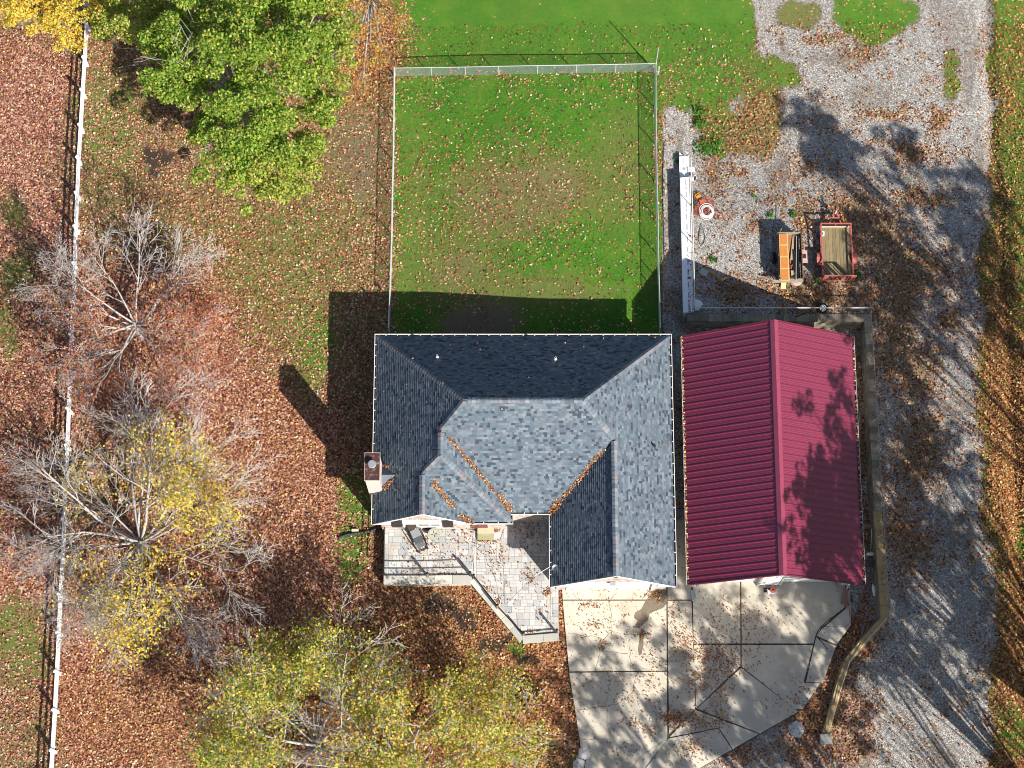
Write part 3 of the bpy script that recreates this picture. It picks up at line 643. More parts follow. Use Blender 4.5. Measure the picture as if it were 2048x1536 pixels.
# chimney with its cricket
CH = mat('chimney_stucco', (0.62, 0.52, 0.48), (0.54, 0.44, 0.40), rough=0.85, scale=5)
TAR = mat('rusty_chimney_cap', (0.075, 0.028, 0.022), (0.05, 0.02, 0.017), rough=0.6, scale=2.5, dirt=(0.42, 0.36, 0.35), dirt_scale=3.0)
ch = build('chimney', M().box(-7.83, -7.09, -7.01, -5.56, -1.0, 5.94), CH, house)
build('chimney_cap', M().box(-7.86, -7.06, -7.04, -5.53, 5.944, 6.0), TAR, ch)
mb = M().box(-7.875, -7.86, -7.055, -5.515, 5.93, 6.02).box(-7.06, -7.045, -7.055, -5.515, 5.93, 6.02).box(-7.86, -7.06, -7.055, -7.04, 5.93, 6.02).box(-7.86, -7.06, -5.53, -5.515, 5.93, 6.02)
build('cap_edge', mb, CH, ch)
fl = build('chimney_flue', M().tube([(-7.46, -6.2, 6.0), (-7.46, -6.2, 6.22)], 0.15, 18).disc((-7.46, -6.2), 0.235, 6.26, 6.33, 24, r1=0.19), mat('galvanised', (0.55, 0.56, 0.57), (0.46, 0.47, 0.48), rough=0.35, metal=0.6), ch)
cr = M(); xa, xb = -7.09, -6.33; za = pW(xa, 0); ym = -6.28; zt = za + 0.72
cr.add([(xa, -6.95, za + 0.03), (xa, ym, zt), (xa, -5.62, za + 0.03), (xb, ym, pW(xb, 0) + 0.03)], [(0, 3, 1), (1, 3, 2), (0, 1, 2)])
cr.add([(xa, -6.95, za - 0.1), (xa, -5.62, za - 0.1), (xb, ym, pW(xb, 0) - 0.1)], [(0, 1, 2)])
build('cricket', cr, mat('cricket_slate', (0.13, 0.16, 0.19), (0.10, 0.12, 0.15), rough=0.85, scale=12), roof)
# leaf drifts on the roof
dx, dy, dz = [], [], []
def drift(a, b, fz, n, spread):
    for _ in range(n):
        t = rnd.random(); x = a[0] + (b[0] - a[0]) * t + rnd.gauss(0, spread); y = a[1] + (b[1] - a[1]) * t + rnd.gauss(0, spread)
        dx.append(x); dy.append(y); dz.append(fz(x, y) + 0.05)
fv = lambda x, y: max(min(pE2(x, y), pW(x, y)), pS(x, y)); fv4 = lambda x, y: max(pS(x, y), pW4(x, y)); fv3 = lambda x, y: max(pE3(x, y), pS2(x, y))
drift((-3.35, -4.75), (-0.95, -7.15), fv, 420, 0.055); drift((-0.7, -7.35), (-0.05, -8.05), fv, 220, 0.08); drift((4.95, -5.25), (2.2, -8.05), fv4, 420, 0.06); drift((2.55, -7.65), (2.15, -8.1), fv4, 200, 0.1)
drift((-4.25, -6.9), (-3.15, -8.05), fv3, 330, 0.07); drift((-2.75, -8.45), (-2.15, -8.75), fv3, 160, 0.10); drift((-7.0, -6.95), (-6.55, -6.55), lambda x, y: pW(x, y) + 0.05, 130, 0.09); drift((-7.03, -5.6), (-6.8, -5.8), pW, 30, 0.05)
for _ in range(60):
    x, y = rnd.uniform(XW, XE), rnd.uniform(-8, YN); dx.append(x); dy.append(y); dz.append(max(min(pW(x, y), pE(x, y), pN(x, y), pS(x, y)), EAVE) + 0.06)
x = np.array(dx); n = len(x)
V, F, t = leaf_quads(x, np.array(dy), np.array(dz), rng.uniform(0.06, 0.11, n), 0.5, tones(n, np.full(n, 0.75)) * 1.15)
np_mesh('valley_leaves', V, F, LEAF, tone=t, kind='stuff', label='orange leaves caught in the roof valleys of the house', cat='leaves')

# ------------------------------------------------------------------ barn with a burgundy ribbed roof
def metal_red():
    m, nt, b = start('burgundy_steel')
    P = pos(nt); f = noise(nt, 1.3, 4, 0.6, P)
    c = mix(nt, f, (0.215, 0.026, 0.062), (0.17, 0.021, 0.054))
    nt.links.new(c, b.inputs['Base Color']); b.inputs['Roughness'].default_value = 0.38; b.inputs['Specular IOR Level'].default_value = 0.7; b.inputs['Metallic'].default_value = 0.2
    return m
BURG = metal_red()
BW, BE, BN, BS, BR, BEZ, BRZ = 9.56, 18.97, 1.9, -12.1, 14.27, 3.0, 6.0
barn = thing('barn', 'white metal barn with a burgundy ribbed steel gable roof', 'barn', (14.27, -5, 0))
bp_ = (BRZ - BEZ) / (BR - BW)
mb = M()
mb.add([(BW, BS, BEZ - .05), (BW, BN, BEZ - .05), (BR, BN, BRZ - .05), (BR, BS, BRZ - .05), (BE, BS, BEZ - .05), (BE, BN, BEZ - .05), (BW, BS, BEZ - .16), (BW, BN, BEZ - .16), (BR, BN, BRZ - .16), (BR, BS, BRZ - .16), (BE, BS, BEZ - .16), (BE, BN, BEZ - .16)],
       [(0, 3, 2, 1), (3, 4, 5, 2), (6, 7, 8, 9), (9, 8, 11, 10), (0, 1, 7, 6), (4, 10, 11, 5), (0, 6, 9, 3), (3, 9, 10, 4), (1, 2, 8, 7), (2, 5, 11, 8)])
broof = build('roof', mb, BURG, barn)
NP = 36; pw = (BN - BS) / NP
def panel_mesh(sx):
    mb = M(); prof = [(0.0, 0.0), (pw - 0.105, 0.0), (pw - 0.075, 0.042), (pw - 0.030, 0.042), (pw, 0.0)]
    run = BR - BW; top, bot = [], []
    vs = []
    for t, x in ((0, 0.0), (1, run)):
        for y, h in prof: vs.append((sx * x, y, -bp_ * x + h))
    n = len(prof); mb.add(vs, [(i, i + 1, n + i + 1, n + i) if sx < 0 else (i, n + i, n + i + 1, i + 1) for i in range(n - 1)])
    # small striations on the flat
    for q in (0.35, 0.65):
        y = (pw - 0.1) * q; mb.add([(0, y - .012, .001), (0, y, .009), (0, y + .012, .001), (sx * run, y - .012, -bp_ * run + .001), (sx * run, y, -bp_ * run + .009), (sx * run, y + .012, -bp_ * run + .001)], [(0, 1, 4, 3), (1, 2, 5, 4)] if sx < 0 else [(0, 3, 4, 1), (1, 4, 5, 2)])
    me = mesh_from('roof_panel', mb, (0, 0, 0)); me.materials.append(BURG); return me
for sx in (-1, 1):
    me = panel_mesh(sx)
    for k in range(NP): piece('roof_panel', me, broof, (BR, BS + k * pw, BRZ + 0.004))
mb = M()
for sx in (-1, 1):
    a, b = 0.0, 0.21
    mb.add([(BR, BS - .03, BRZ + .085), (BR + sx * b, BS - .03, BRZ + .085 - bp_ * b), (BR + sx * b, BN + .03, BRZ + .085 - bp_ * b), (BR, BN + .03, BRZ + .085), (BR + sx * (b + .02), BS - .03, BRZ + .02 - bp_ * b), (BR + sx * (b + .02), BN + .03, BRZ + .02 - bp_ * b)], [(0, 1, 2, 3), (1, 4, 5, 2)])
build('ridge_cap', mb, mat('burgundy_trim', (0.26, 0.045, 0.085), rough=0.35, spec=0.6), broof)
for yy in (BS - .02, BN + .02):
    for xe in (BW, BE): build('rake_trim', M().beam((xe, yy, BEZ - .02), (BR + (.004 if xe == BW else .006), yy, BRZ - .02), 0.05, 0.17), mat('rake_burgundy', (0.17, 0.025, 0.045), rough=0.45), broof)
for xe, s in ((BW, -1), (BE, 1)):
    mb = M().beam((xe + s * .13, BS, BEZ - .02), (xe + s * .13, BN, BEZ - .02), .015, .11)
    g = build('gutter', mb, GUTTER, barn); build('gutter_bed', M().beam((xe + s * .05, BS, BEZ - .09), (xe + s * .05, BN, BEZ - .09), .13, .015), mat('gutter_shade', (0.10, 0.085, 0.07), rough=.95), g)  # same dark bed, shade inside the gutter put into its colour
    st = M()
    for k in range(22): y = BS + .3 + k * .62; st.beam((xe, y, BEZ + .04), (xe + s * .13, y, BEZ + .04), .03, .012)
    build('gutter_strap', st, GUTTER, g, kind='stuff')
    n = 420 if s < 0 else 300
    V, F, t = leaf_quads(xe + s * rng.uniform(.02, .11, n), BS + (BN - BS) * rng.random(n), np.full(n, BEZ - .03) + rng.random(n) * .05, rng.uniform(.07, .13, n), .6, tones(n, np.full(n, .7)) * 1.2)
    np_mesh('gutter_leaves', V, F, LEAF, tone=t, kind='stuff', label='dry leaves filling the %s gutter of the barn' % ('house-side' if s < 0 else 'wall-side'), cat='leaves')
WSTEEL = mat('white_steel', (0.82, 0.81, 0.80), (0.76, 0.75, 0.74), rough=0.4, scale=1.5)
BY = -11.62
mb = M().box(BW + .25, BW + .4, BY, BN - .3, -.1, 2.9).box(BE - .4, BE - .25, BY, BN - .3, -.1, 2.9).box(BW + .4, BE - .4, BN - .45, BN - .3, -.1, 2.9)
DO = ((10.35, 13.55), (14.85, 18.0))
e = [BW + .4] + [v for d in DO for v in d] + [BE - .4]
for i in range(0, 6, 2): mb.box(e[i], e[i + 1], BY, BY + .15, -.1, 2.9)
for a, b in DO: mb.box(a, b, BY, BY + .15, 2.55, 2.9)
mb.add([(BW + .25, BY, 2.9), (BE - .25, BY, 2.9), (BR, BY, 5.75), (BW + .25, BY + .15, 2.9), (BE - .25, BY + .15, 2.9), (BR, BY + .15, 5.75)], [(0, 1, 2), (5, 4, 3)])
bw = build('wall', mb, WSTEEL, barn)
rb = M(); x = BW + .45
while x < BE - .45:
    if not any(a - .05 < x < b + .05 for a, b in DO): rb.box(x, x + .03, BY - .018, BY + .01, .05, 2.88)
    zt = 2.9 + max(0, min((x - BW - .25), (BE - .25 - x))) * .64 - .12
    if zt > 3.0: rb.box(x, x + .03, BY - .018, BY + .01, 2.92, zt)
    x += .23
build('wall_rib', rb, WSTEEL, bw, kind='stuff')
for a, b in DO:
    d = build('roll_door', M().box(a, b, BY + .22, BY + .26, .1, 2.6), WSTEEL, barn)
    for i in range(4): build('door_panel', M().box(a + .03, b - .03, BY + .19, BY + .215, .13 + i * .6, .70 + i * .6), WSTEEL, d)
    mb = M().box(a - .12, a, BY - .05, BY + .0, .1, 2.6).box(b, b + .12, BY - .05, BY + .0, .1, 2.6).box(a - .12, b + .12, BY - .06, BY + .0, 2.6, 2.72).box(a, a + .02, BY, BY + .21, .1, 2.55).box(b - .02, b, BY, BY + .21, .1, 2.55)
    build('door_trim', mb, mat('grey_trim', (0.33, 0.33, 0.32), rough=0.5), d)
build('vent', M().box(14.0, 14.75, BY - .14, BY - .02, 5.0, 5.35), mat('vent_grey', (0.22, 0.21, 0.2), rough=0.6), barn)
build('wall_light', M().box(18.2, 18.55, BY - .35, BY - .02, 2.75, 2.85), mat('lamp_dark', (0.12, 0.12, 0.12), rough=0.5), barn)
for px, nm in ((1383, 'a'), (1697, 'b')):
    p = at(px, 1178, 2.4)
    xd = BW + .12 if nm == 'a' else BE - .12
    build('downspout', M().beam((xd, BS + .05, 2.9), (xd + (.3 if nm == 'a' else -.3), BY - .06, 2.45), .09, .07).beam((xd + (.3 if nm == 'a' else -.3), BY - .06, 2.45), (xd + (.3 if nm == 'a' else -.3), BY - .06, .2), .09, .07), PVC, barn)

# ------------------------------------------------------------------ concrete driveway
CONC = mat('concrete', (0.54, 0.49, 0.395), (0.44, 0.405, 0.335), rough=0.85, scale=0.55, rand=0.07, bump=0.35, bscale=45, dirt=(0.30, 0.25, 0.17), dirt_scale=0.5)
TARJ = mat('joint_tar', (0.05, 0.045, 0.04), rough=0.9)
ZD = 0.10
drive = build('driveway', M().prism([tuple(at(*p, 0)[:2]) for p in ((1122, 1150), (1700, 1150), (1702, 1250), (1672, 1295), (1646, 1365), (1606, 1420), (1400, 1538), (1380, 1560), (1200, 1560), (1162, 1500), (1150, 1420), (1138, 1340), (1128, 1230))], -.05, .055), mat('joint_fill', (0.10, 0.085, 0.07), rough=0.95), kind='structure')
drive2 = build('side_path', M().prism([tuple(at(*p, 0)[:2]) for p in ((1349, 1040), (1376, 1040), (1386, 1155), (1349, 1155))], -.05, .05), CONC, drive)
SL = [[(1122, 1150), (1333, 1150), (1333, 1199), (1125, 1199)], [(1125, 1201), (1333, 1201), (1334, 1341), (1138, 1343)],
      [(1138, 1345), (1334, 1343), (1335, 1480), (1270, 1560), (1200, 1560), (1162, 1500), (1150, 1420)], [(1335, 1150), (1382, 1150), (1383, 1199), (1335, 1199)], [(1335, 1201), (1383, 1201), (1386, 1288), (1390, 1320), (1390, 1419), (1338, 1468)],
      [(1385, 1150), (1480, 1150), (1481, 1287), (1387, 1287)], [(1482, 1150), (1690, 1150), (1691, 1214), (1641, 1257), (1629, 1287), (1483, 1287)],
      [(1693, 1150), (1700, 1150), (1702, 1250), (1673, 1289), (1634, 1272), (1643, 1259), (1693, 1216)], [(1672, 1292), (1646, 1365), (1612, 1364), (1632, 1275)], [(1388, 1290), (1481, 1290), (1481, 1331), (1392, 1417)],
      [(1483, 1290), (1628, 1290), (1610, 1365), (1640, 1367), (1606, 1418), (1590, 1418), (1496, 1343), (1483, 1333)], [(1482, 1335), (1495, 1345), (1597, 1423), (1520, 1467), (1394, 1417)],
      [(1391, 1420), (1518, 1468), (1466, 1498), (1438, 1455), (1339, 1474)], [(1337, 1477), (1437, 1457), (1464, 1499), (1400, 1536), (1380, 1560), (1273, 1560)]]
for s in SL:
    pts = [at(*p, ZD) for p in s]; c = sum(pts, Vector()) / len(pts)
    pts = [(p.x + (c.x - p.x) * 0.004, p.y + (c.y - p.y) * 0.004) for p in pts]
    build('concrete_slab', M().prism(pts, 0.06, ZD + rnd.uniform(-.004, .004)), CONC, drive)
CRK = mat('crack_dark', (0.13, 0.11, 0.085), rough=0.95)
def crack(pts, wd=0.022, jit=2.2, m_=CRK):
    q = []
    for a, b in zip(pts[:-1], pts[1:]):
        n = max(2, int(math.hypot(b[0] - a[0], b[1] - a[1]) / 7))
        for i in range(n): q.append((a[0] + (b[0] - a[0]) * i / n + rnd.uniform(-jit, jit), a[1] + (b[1] - a[1]) * i / n + rnd.uniform(-jit, jit)))
    q.append(pts[-1]); w3 = [at(*p, ZD + .009) for p in q]; mb = M()
    vs = []
    for i, p in enumerate(w3):
        d = (w3[min(i + 1, len(w3) - 1)] - w3[max(i - 1, 0)]).normalized(); nn = Vector((-d.y, d.x, 0)) * wd * rnd.uniform(.5, 1.2) / 2
        vs += [p + nn, p - nn]
    mb.add(vs, [(2 * i, 2 * i + 1, 2 * i + 3, 2 * i + 2) for i in range(len(w3) - 1)])
    build('crack', mb, m_, drive)
for c in (((1217, 1201), (1222, 1235), (1224, 1262)), ((1224, 1262), (1205, 1285), (1196, 1315), (1190, 1342)), ((1224, 1262), (1250, 1268), (1290, 1270)), ((1258, 1278), (1262, 1342)), ((1215, 1343), (1220, 1365), (1212, 1410)), ((1275, 1342), (1265, 1385), (1240, 1405), (1200, 1415), (1155, 1420)),
          ((1212, 1304), (1256, 1307)), ((1138, 1266), (1196, 1275)), ((1333, 1480), (1300, 1500), (1275, 1520), (1262, 1545)), ((1212, 1410), (1215, 1455), (1222, 1480)), ((1150, 1482), (1190, 1478)), ((1145, 1187), (1160, 1199)), ((1232, 1186), (1222, 1199)), ((1267, 1185), (1266, 1199)), ((1300, 1180), (1285, 1199)), ((1640, 1255), (1690, 1253), (1698, 1250))):
    crack(c)
crack(((1693, 1213), (1655, 1242), (1638, 1258), (1632, 1272), (1625, 1300), (1612, 1350), (1608, 1366)), .06, .4, TARJ); crack(((1633, 1272), (1657, 1300)), .05, .3, TARJ)
def stain(polys, m_, nm, par, z=ZD + .006):
    for poly in polys:
        build(nm, M().prism([tuple(at(*p, z)[:2]) for p in poly], z - .003, z), m_, par)
WET = mat('damp_concrete', (0.20, 0.165, 0.115), (0.15, 0.12, 0.085), rough=0.6, scale=3)
stain([[(1302, 1188), (1318, 1176), (1333, 1180), (1335, 1205), (1326, 1216), (1316, 1220), (1300, 1226), (1296, 1240), (1285, 1250), (1277, 1256), (1266, 1256), (1276, 1242), (1268, 1236), (1270, 1226), (1283, 1218), (1290, 1204)],
       [(1283, 1256), (1290, 1262), (1287, 1276), (1287, 1290), (1283, 1308), (1278, 1311), (1276, 1298), (1279, 1280), (1281, 1268)]], WET, 'damp_stain', drive, ZD + .012)
# splash block, chunks
sp = thing('splash_block', 'pale green plastic splash block under the barn downspout', 'splash block', at(1388, 1192, ZD))
p = [at(*q, ZD) for q in ((1383, 1181), (1389, 1181), (1394, 1199), (1384, 1202))]
build('tray', M().prism([tuple(q[:2]) for q in p], ZD, ZD + .05), mat('pale_green_plastic', (0.36, 0.46, 0.42), rough=0.5), sp)
mb = M()
for i in (1, 2, 3): mb.beam(p[i] + Vector((0, 0, .06)), p[(i + 1) % 4] + Vector((0, 0, .06)), .03, .06)
build('rim', mb, mat('pale_green_rim', (0.62, 0.70, 0.66), rough=0.5), sp)
# leaves blown on concrete and patio
lx, ly, lz, lh = [], [], [], []
def blow(cx, cy, rx, ry, n, z, hue=0.7):
    for _ in range(n):
        a, b = rnd.gauss(0, .5), rnd.gauss(0, .5); p = at(cx + a * rx, cy + b * ry, z); lx.append(p.x); ly.append(p.y); lz.append(z + .012 + rnd.random() * .02); lh.append(hue)
for a in ((1350, 1437, 36, 20, 420), (1285, 1270, 14, 10, 60), (1310, 1190, 20, 14, 120), (1205, 1290, 8, 18, 50), (1300, 1460, 24, 14, 70), (1262, 1445, 24, 10, 50), (1180, 1210, 30, 8, 60), (1190, 1250, 20, 10, 40), (1420, 1310, 60, 26, 330), (1400, 1360, 40, 40, 260), (1450, 1340, 44, 36, 220), (1370, 1290, 30, 40, 160), (1440, 1390, 30, 40, 160), (1400, 1440, 24, 30, 170), (1385, 1490, 36, 30, 170), (1440, 1440, 24, 24, 120),
          (1490, 1230, 70, 40, 140), (1440, 1210, 50, 30, 80), (1560, 1240, 60, 40, 60), (1560, 1400, 50, 36, 70), (1230, 1240, 90, 60, 130), (1230, 1380, 90, 90, 170), (1310, 1330, 30, 60, 120), (1350, 1230, 22, 50, 100), (1390, 1500, 60, 30, 90), (1250, 1500, 70, 30, 70), (1600, 1390, 24, 40, 60), (1330, 1400, 90, 70, 160), (1420, 1280, 90, 70, 260), (1480, 1290, 60, 50, 160)):
    blow(*a, ZD)
ZP = 0.18
for a in ((846, 1085, 30, 34, 90), (815, 1075, 10, 30, 40), (960, 1052, 26, 5, 90), (970, 1082, 22, 6, 60), (994, 1056, 8, 10, 50), (930, 1060, 40, 20, 70), (900, 1110, 70, 40, 110), (830, 1130, 60, 30, 50), (990, 1120, 30, 40, 110), (1060, 1075, 40, 44, 150), (1050, 1050, 30, 20, 60), (1000, 1190, 50, 40, 50), (1095, 1185, 8, 10, 60), (1060, 1150, 30, 20, 40), (970, 1180, 14, 14, 70), (994, 1208, 8, 12, 60), (880, 1150, 40, 3, 60), (1090, 1230, 22, 30, 30), (1060, 1265, 40, 6, 30), (1062, 1160, 12, 12, 30), (930, 1080, 60, 24, 60)):
    blow(*a, ZP)
n = len(lx)
V, F, t = leaf_quads(np.array(lx), np.array(ly), np.array(lz), rng.uniform(.06, .125, n), .45, tones(n, np.array(lh)))
np_mesh('blown_leaves', V, F, LEAF, tone=t, kind='stuff', label='brown leaves blown over the concrete driveway and stone patio', cat='leaves')

# ------------------------------------------------------------------ patio
STONE = mat('patio_stone', (0.47, 0.455, 0.43), (0.40, 0.395, 0.385), rough=0.85, scale=1.4, rand=0.17, bump=0.35, bscale=25, dirt=(0.36, 0.30, 0.21), dirt_scale=0.7)
STONE_B = mat('patio_stone_blue', (0.40, 0.415, 0.425), (0.35, 0.36, 0.37), rough=0.85, scale=1.4, rand=0.15, bump=0.35, bscale=25)
CAPS = mat('bluestone_cap', (0.49, 0.475, 0.43), (0.40, 0.39, 0.36), rough=0.85, scale=1.6, rand=0.2, bump=0.3, dirt=(0.40, 0.31, 0.17), dirt_scale=0.8)
RUB = mat('rubble_stone', (0.50, 0.45, 0.37), (0.36, 0.32, 0.26), rough=0.9, scale=2.2, rand=0.2, bump=0.5)
px_ = lambda lst, z: [tuple(at(*p, z)[:2]) for p in lst]
L0 = [(769, 1040), (1022, 1040), (1022, 1015), (1103, 1015), (1103, 1168), (1117, 1168), (1118, 1279), (1047, 1286), (946, 1166), (768, 1166)]
patio = build('patio', M().prism(px_(L0, ZP), -1.0, ZP - .035), mat('patio_joint', (0.26, 0.24, 0.215), rough=0.95), kind='structure')
def clip(poly, half):
    for a, b, c in half:      # keep a*x+b*y+c >= 0
        out = []
        for i in range(len(poly)):
            p, q = poly[i], poly[(i + 1) % len(poly)]; dp, dq = a * p[0] + b * p[1] + c, a * q[0] + b * q[1] + c
            if dp >= 0: out.append(p)
            if (dp >= 0) != (dq >= 0): t = dp / (dp - dq); out.append((p[0] + (q[0] - p[0]) * t, p[1] + (q[1] - p[1]) * t))
        poly = out
        if len(poly) < 3: return []
    return poly
def halves(poly):
    a = sum(poly[i][0] * poly[(i + 1) % len(poly)][1] - poly[(i + 1) % len(poly)][0] * poly[i][1] for i in range(len(poly)))
    if a < 0: poly = poly[::-1]
    H = []
    for i in range(len(poly)):
        p, q = poly[i], poly[(i + 1) % len(poly)]; dx_, dy_ = q[0] - p[0], q[1] - p[1]
        L = math.hypot(dx_, dy_); H.append((-dy_ / L, dx_ / L, (dy_ * p[0] - dx_ * p[1]) / L))
    return H
pav = []
def pave(region, wr, hr, blue=.2):
    H = halves(region); xs_ = [p[0] for p in region]; ys_ = [p[1] for p in region]
    y = min(ys_)
    while y < max(ys_):
        h = rnd.choice(hr); x = min(xs_) - rnd.random() * .3
        while x < max(xs_):
            w_ = rnd.choice(wr)
            if rnd.random() < .25 and h > .3:
                cells = [(x, x + w_, y, y + h / 2), (x, x + w_, y + h / 2, y + h)]
            else: cells = [(x, x + w_, y, y + h)]
            for x0, x1, y0, y1 in cells:
                g_ = .006; q = clip([(x0 + g_, y0 + g_), (x1 - g_, y0 + g_), (x1 - g_, y1 - g_), (x0 + g_, y1 - g_)], H)
                if len(q) >= 3:
                    ar = abs(sum(q[i][0] * q[(i + 1) % len(q)][1] - q[(i + 1) % len(q)][0] * q[i][1] for i in range(len(q)))) / 2
                    if ar > .006: pav.append((ar, q, rnd.random() < blue))
            x += w_
        y += h
pave(px_([(778, 1038), (946, 1038), (946, 1152), (778, 1152)], ZP), (.36, .36, .54, .42), (.36, .40, .36), .25)
pave(px_([(953, 1012), (1101, 1012), (1101, 1276), (1041, 1276), (953, 1166)], ZP), (.34, .36, .36, .30), (.34, .36), .2)
pave(px_([(1101.4, 1168), (1116, 1168), (1117, 1270), (1101.4, 1272)], ZP), (.34, .36), (.34, .36), .2)
pave(px_([(769, 1040), (778, 1040), (777, 1152), (768, 1152)], ZP), (.3,), (.5, .6), .7)
pave(px_([(946.5, 1062), (952.5, 1062), (952.5, 1158), (946.5, 1158)], ZP), (.2,), (.45,), 1.0)
pav.sort(key=lambda t: -t[0])
rest = M()
for i, (ar, q, bl) in enumerate(pav):
    zt = ZP + rnd.uniform(-.004, .004)
    if i < 300: build('paver', M().prism(q, ZP - .05, zt), STONE_B if bl else STONE, patio)
    else: rest.prism(q, ZP - .05, zt)
if rest.v: build('paver', rest, STONE, patio, kind='stuff')
pw_ = thing('patio_wall', 'low stone wall with flat pale capstones edging the patio', 'wall', at(946, 1166, -.4))
ring = [at(*p, ZP + .1) for p in ((767, 1159), (945, 1159), (1045, 1279), (1118, 1273))]; wds = (.42, .36, .34)
for i in range(3):
    a, b = ring[i], ring[i + 1]; d = (b - a); L = d.length; d.normalize(); nn = Vector((-d.y, d.x, 0)); hw_ = wds[i] / 2
    build('wall_body', M().prism([tuple((a + nn * (hw_ - .03))[:2]), tuple((b + nn * (hw_ - .03))[:2]), tuple((b - nn * (hw_ - .03))[:2]), tuple((a - nn * (hw_ - .03))[:2])], -1.0, ZP + .02 + .002 * i), RUB, pw_)
    # rubble courses on the outer face
    z = -.78; r = 0
    while z < ZP - .02:
        s = -rnd.random() * .2
        while s < L:
            l = rnd.uniform(.22, .5); c0, c1 = max(s, 0), min(s + l, L); s += l
            if c1 - c0 > .06:
                c = a + d * ((c0 + c1) / 2) - nn * (hw_ - .04 + rnd.uniform(0, .03)); c.z = z + .06
                if z > -.2 or rnd.random() < .9: build('wall_stone', M().beam(c - d * ((c1 - c0) / 2 - .008), c + d * ((c1 - c0) / 2 - .008), .09, .115), RUB, pw_)
        z += .125; r += 1
    s = 0
    while s < L - .05:
        l = min(rnd.uniform(.7, 1.15), L - s); l = L - s if L - s - l < .3 else l
        c = a + d * (s + l / 2); c.z = ZP + .065 + rnd.uniform(-.004, .004) + .004 * i
        build('cap_stone', M().beam(c - d * (l / 2 - .008), c + d * (l / 2 - .008), wds[i] + .06, .075), CAPS, pw_); s += l
# railing
rl = thing('patio_railing', 'black patio railing of thin rails between short square posts', 'railing', at(855, 1153, ZP))
WOOD = mat('weathered_post', (0.30, 0.23, 0.12), (0.20, 0.15, 0.085), rough=0.85, scale=8, stretch=(3, 3, .6))
zt = ZP + .10
pp = [at(770, 1052, ZP), at(769, 1153, zt), at(856, 1153, zt), at(941, 1151, zt), at(948, 1156, zt), at(995, 1216, zt), at(1047, 1271, zt), at(1113, 1265, zt)]
for i, p in enumerate(pp):
    if i in (1,): continue
    h = 1.0
    q = build('post', M().box(p.x - .05, p.x + .05, p.y - .05, p.y + .05, p.z - .05, p.z + h), WOOD if i in (2, 5, 6) else BLACK, rl)
    build('post_cap', M().disc((p.x, p.y), .075, p.z + h, p.z + h + .04, 8, r1=.03), BLACK, q)
for a, b in ((0, 1), (1, 2), (2, 3), (4, 5), (5, 6), (6, 7)):
    for z in (.38, .78):
        if (a, b) == (6, 7): continue
        build('rail', M().beam(pp[a] + Vector((0, 0, z)), pp[b] + Vector((0, 0, z)), .035, .04), BLACK, rl)
build('rail', M().beam(pp[6] + Vector((0, 0, .12)), pp[7] + Vector((0, 0, .12)), .05, .05), BLACK, rl)
# steps at the door
stp = thing('concrete_steps', 'two tan concrete steps at the brick wall of the house', 'steps', at(971, 1065, ZP))
SC = mat('step_concrete', (0.50, 0.44, 0.30), (0.44, 0.39, 0.27), rough=0.85, scale=4)
a = at(955, 1066, ZP + .32); b = at(988, 1066, ZP + .32)
build('step', M().box(a.x, b.x, a.y, -8.44, ZP, ZP + .32), SC, stp); c = at(955, 1079, ZP + .17)
build('step', M().box(a.x, b.x, c.y, a.y - .003, ZP, ZP + .17), mat('step_mossy', (0.34, 0.33, 0.19), (0.28, 0.27, 0.16), rough=0.85, scale=4), stp)
# reclining chair
DK = mat('sling_charcoal', (0.07, 0.078, 0.085), (0.05, 0.055, 0.062), rough=0.75, scale=12)
DKG = mat('sling_slate', (0.16, 0.17, 0.175), (0.12, 0.13, 0.135), rough=0.75, scale=12)
c0 = at(835, 1078, ZP); chr_ = thing('patio_lounger', 'black framed patio lounger with charcoal sling cushions beside the glass table', 'lounger', c0); 
def loc2(u, v, z): return (c0.x + v * math.cos(.46) + u * math.sin(.46), c0.y + v * math.sin(.46) - u * math.cos(.46), ZP + z)    # u along the chair towards the foot, v across
def pad(u0, u1, z0, z1, hw_, m_, nm='cushion'):
    mb = M(); t = .05
    vs = [loc2(u0, -hw_, z0), loc2(u0, hw_, z0), loc2(u1, hw_, z1), loc2(u1, -hw_, z1)]; vs = vs + [(x, y, z + t) for x, y, z in vs]
    mb.add(vs, [(3, 2, 1, 0), (4, 5, 6, 7), (0, 1, 5, 4), (1, 2, 6, 5), (2, 3, 7, 6), (3, 0, 4, 7)]); return build(nm, mb, m_, chr_)
pad(-.38, -.02, .85, .42, .24, DKG, 'backrest'); pad(0.0, .32, .40, .36, .24, DK, 'seat'); pad(.34, .60, .37, .40, .24, DKG, 'footrest')
pad(-.72, -.42, .97, .88, .27, mat('rusty_mesh', (0.06, 0.04, 0.03), rough=0.9), 'canopy')
for s in (-1, 1):
    build('arm', M().tube([loc2(-.66, s * .30, .95), loc2(-.4, s * .36, .62), loc2(.1, s * .36, .60), loc2(.62, s * .31, .42), loc2(.72, s * .26, .05)], .028, 6), BLACK, chr_)
    build('runner', M().tube([loc2(-.6, s * .33, .06), loc2(.1, s * .34, .03), loc2(.72, s * .30, .06)], .025, 6), BLACK, chr_)
    build('leg', M().tube([loc2(-.45, s * .35, .65), loc2(-.5, s * .33, .04)], .022, 6), BLACK, chr_); build('leg', M().tube([loc2(.3, s * .35, .55), loc2(.35, s * .33, .04)], .022, 6), BLACK, chr_)
build('crossbar', M().tube([loc2(.70, -.3, .06), loc2(.72, .3, .06)], .022, 6), BLACK, chr_); build('crossbar', M().tube([loc2(-.68, -.3, .95), loc2(-.68, .3, .95)], .022, 6), BLACK, chr_)
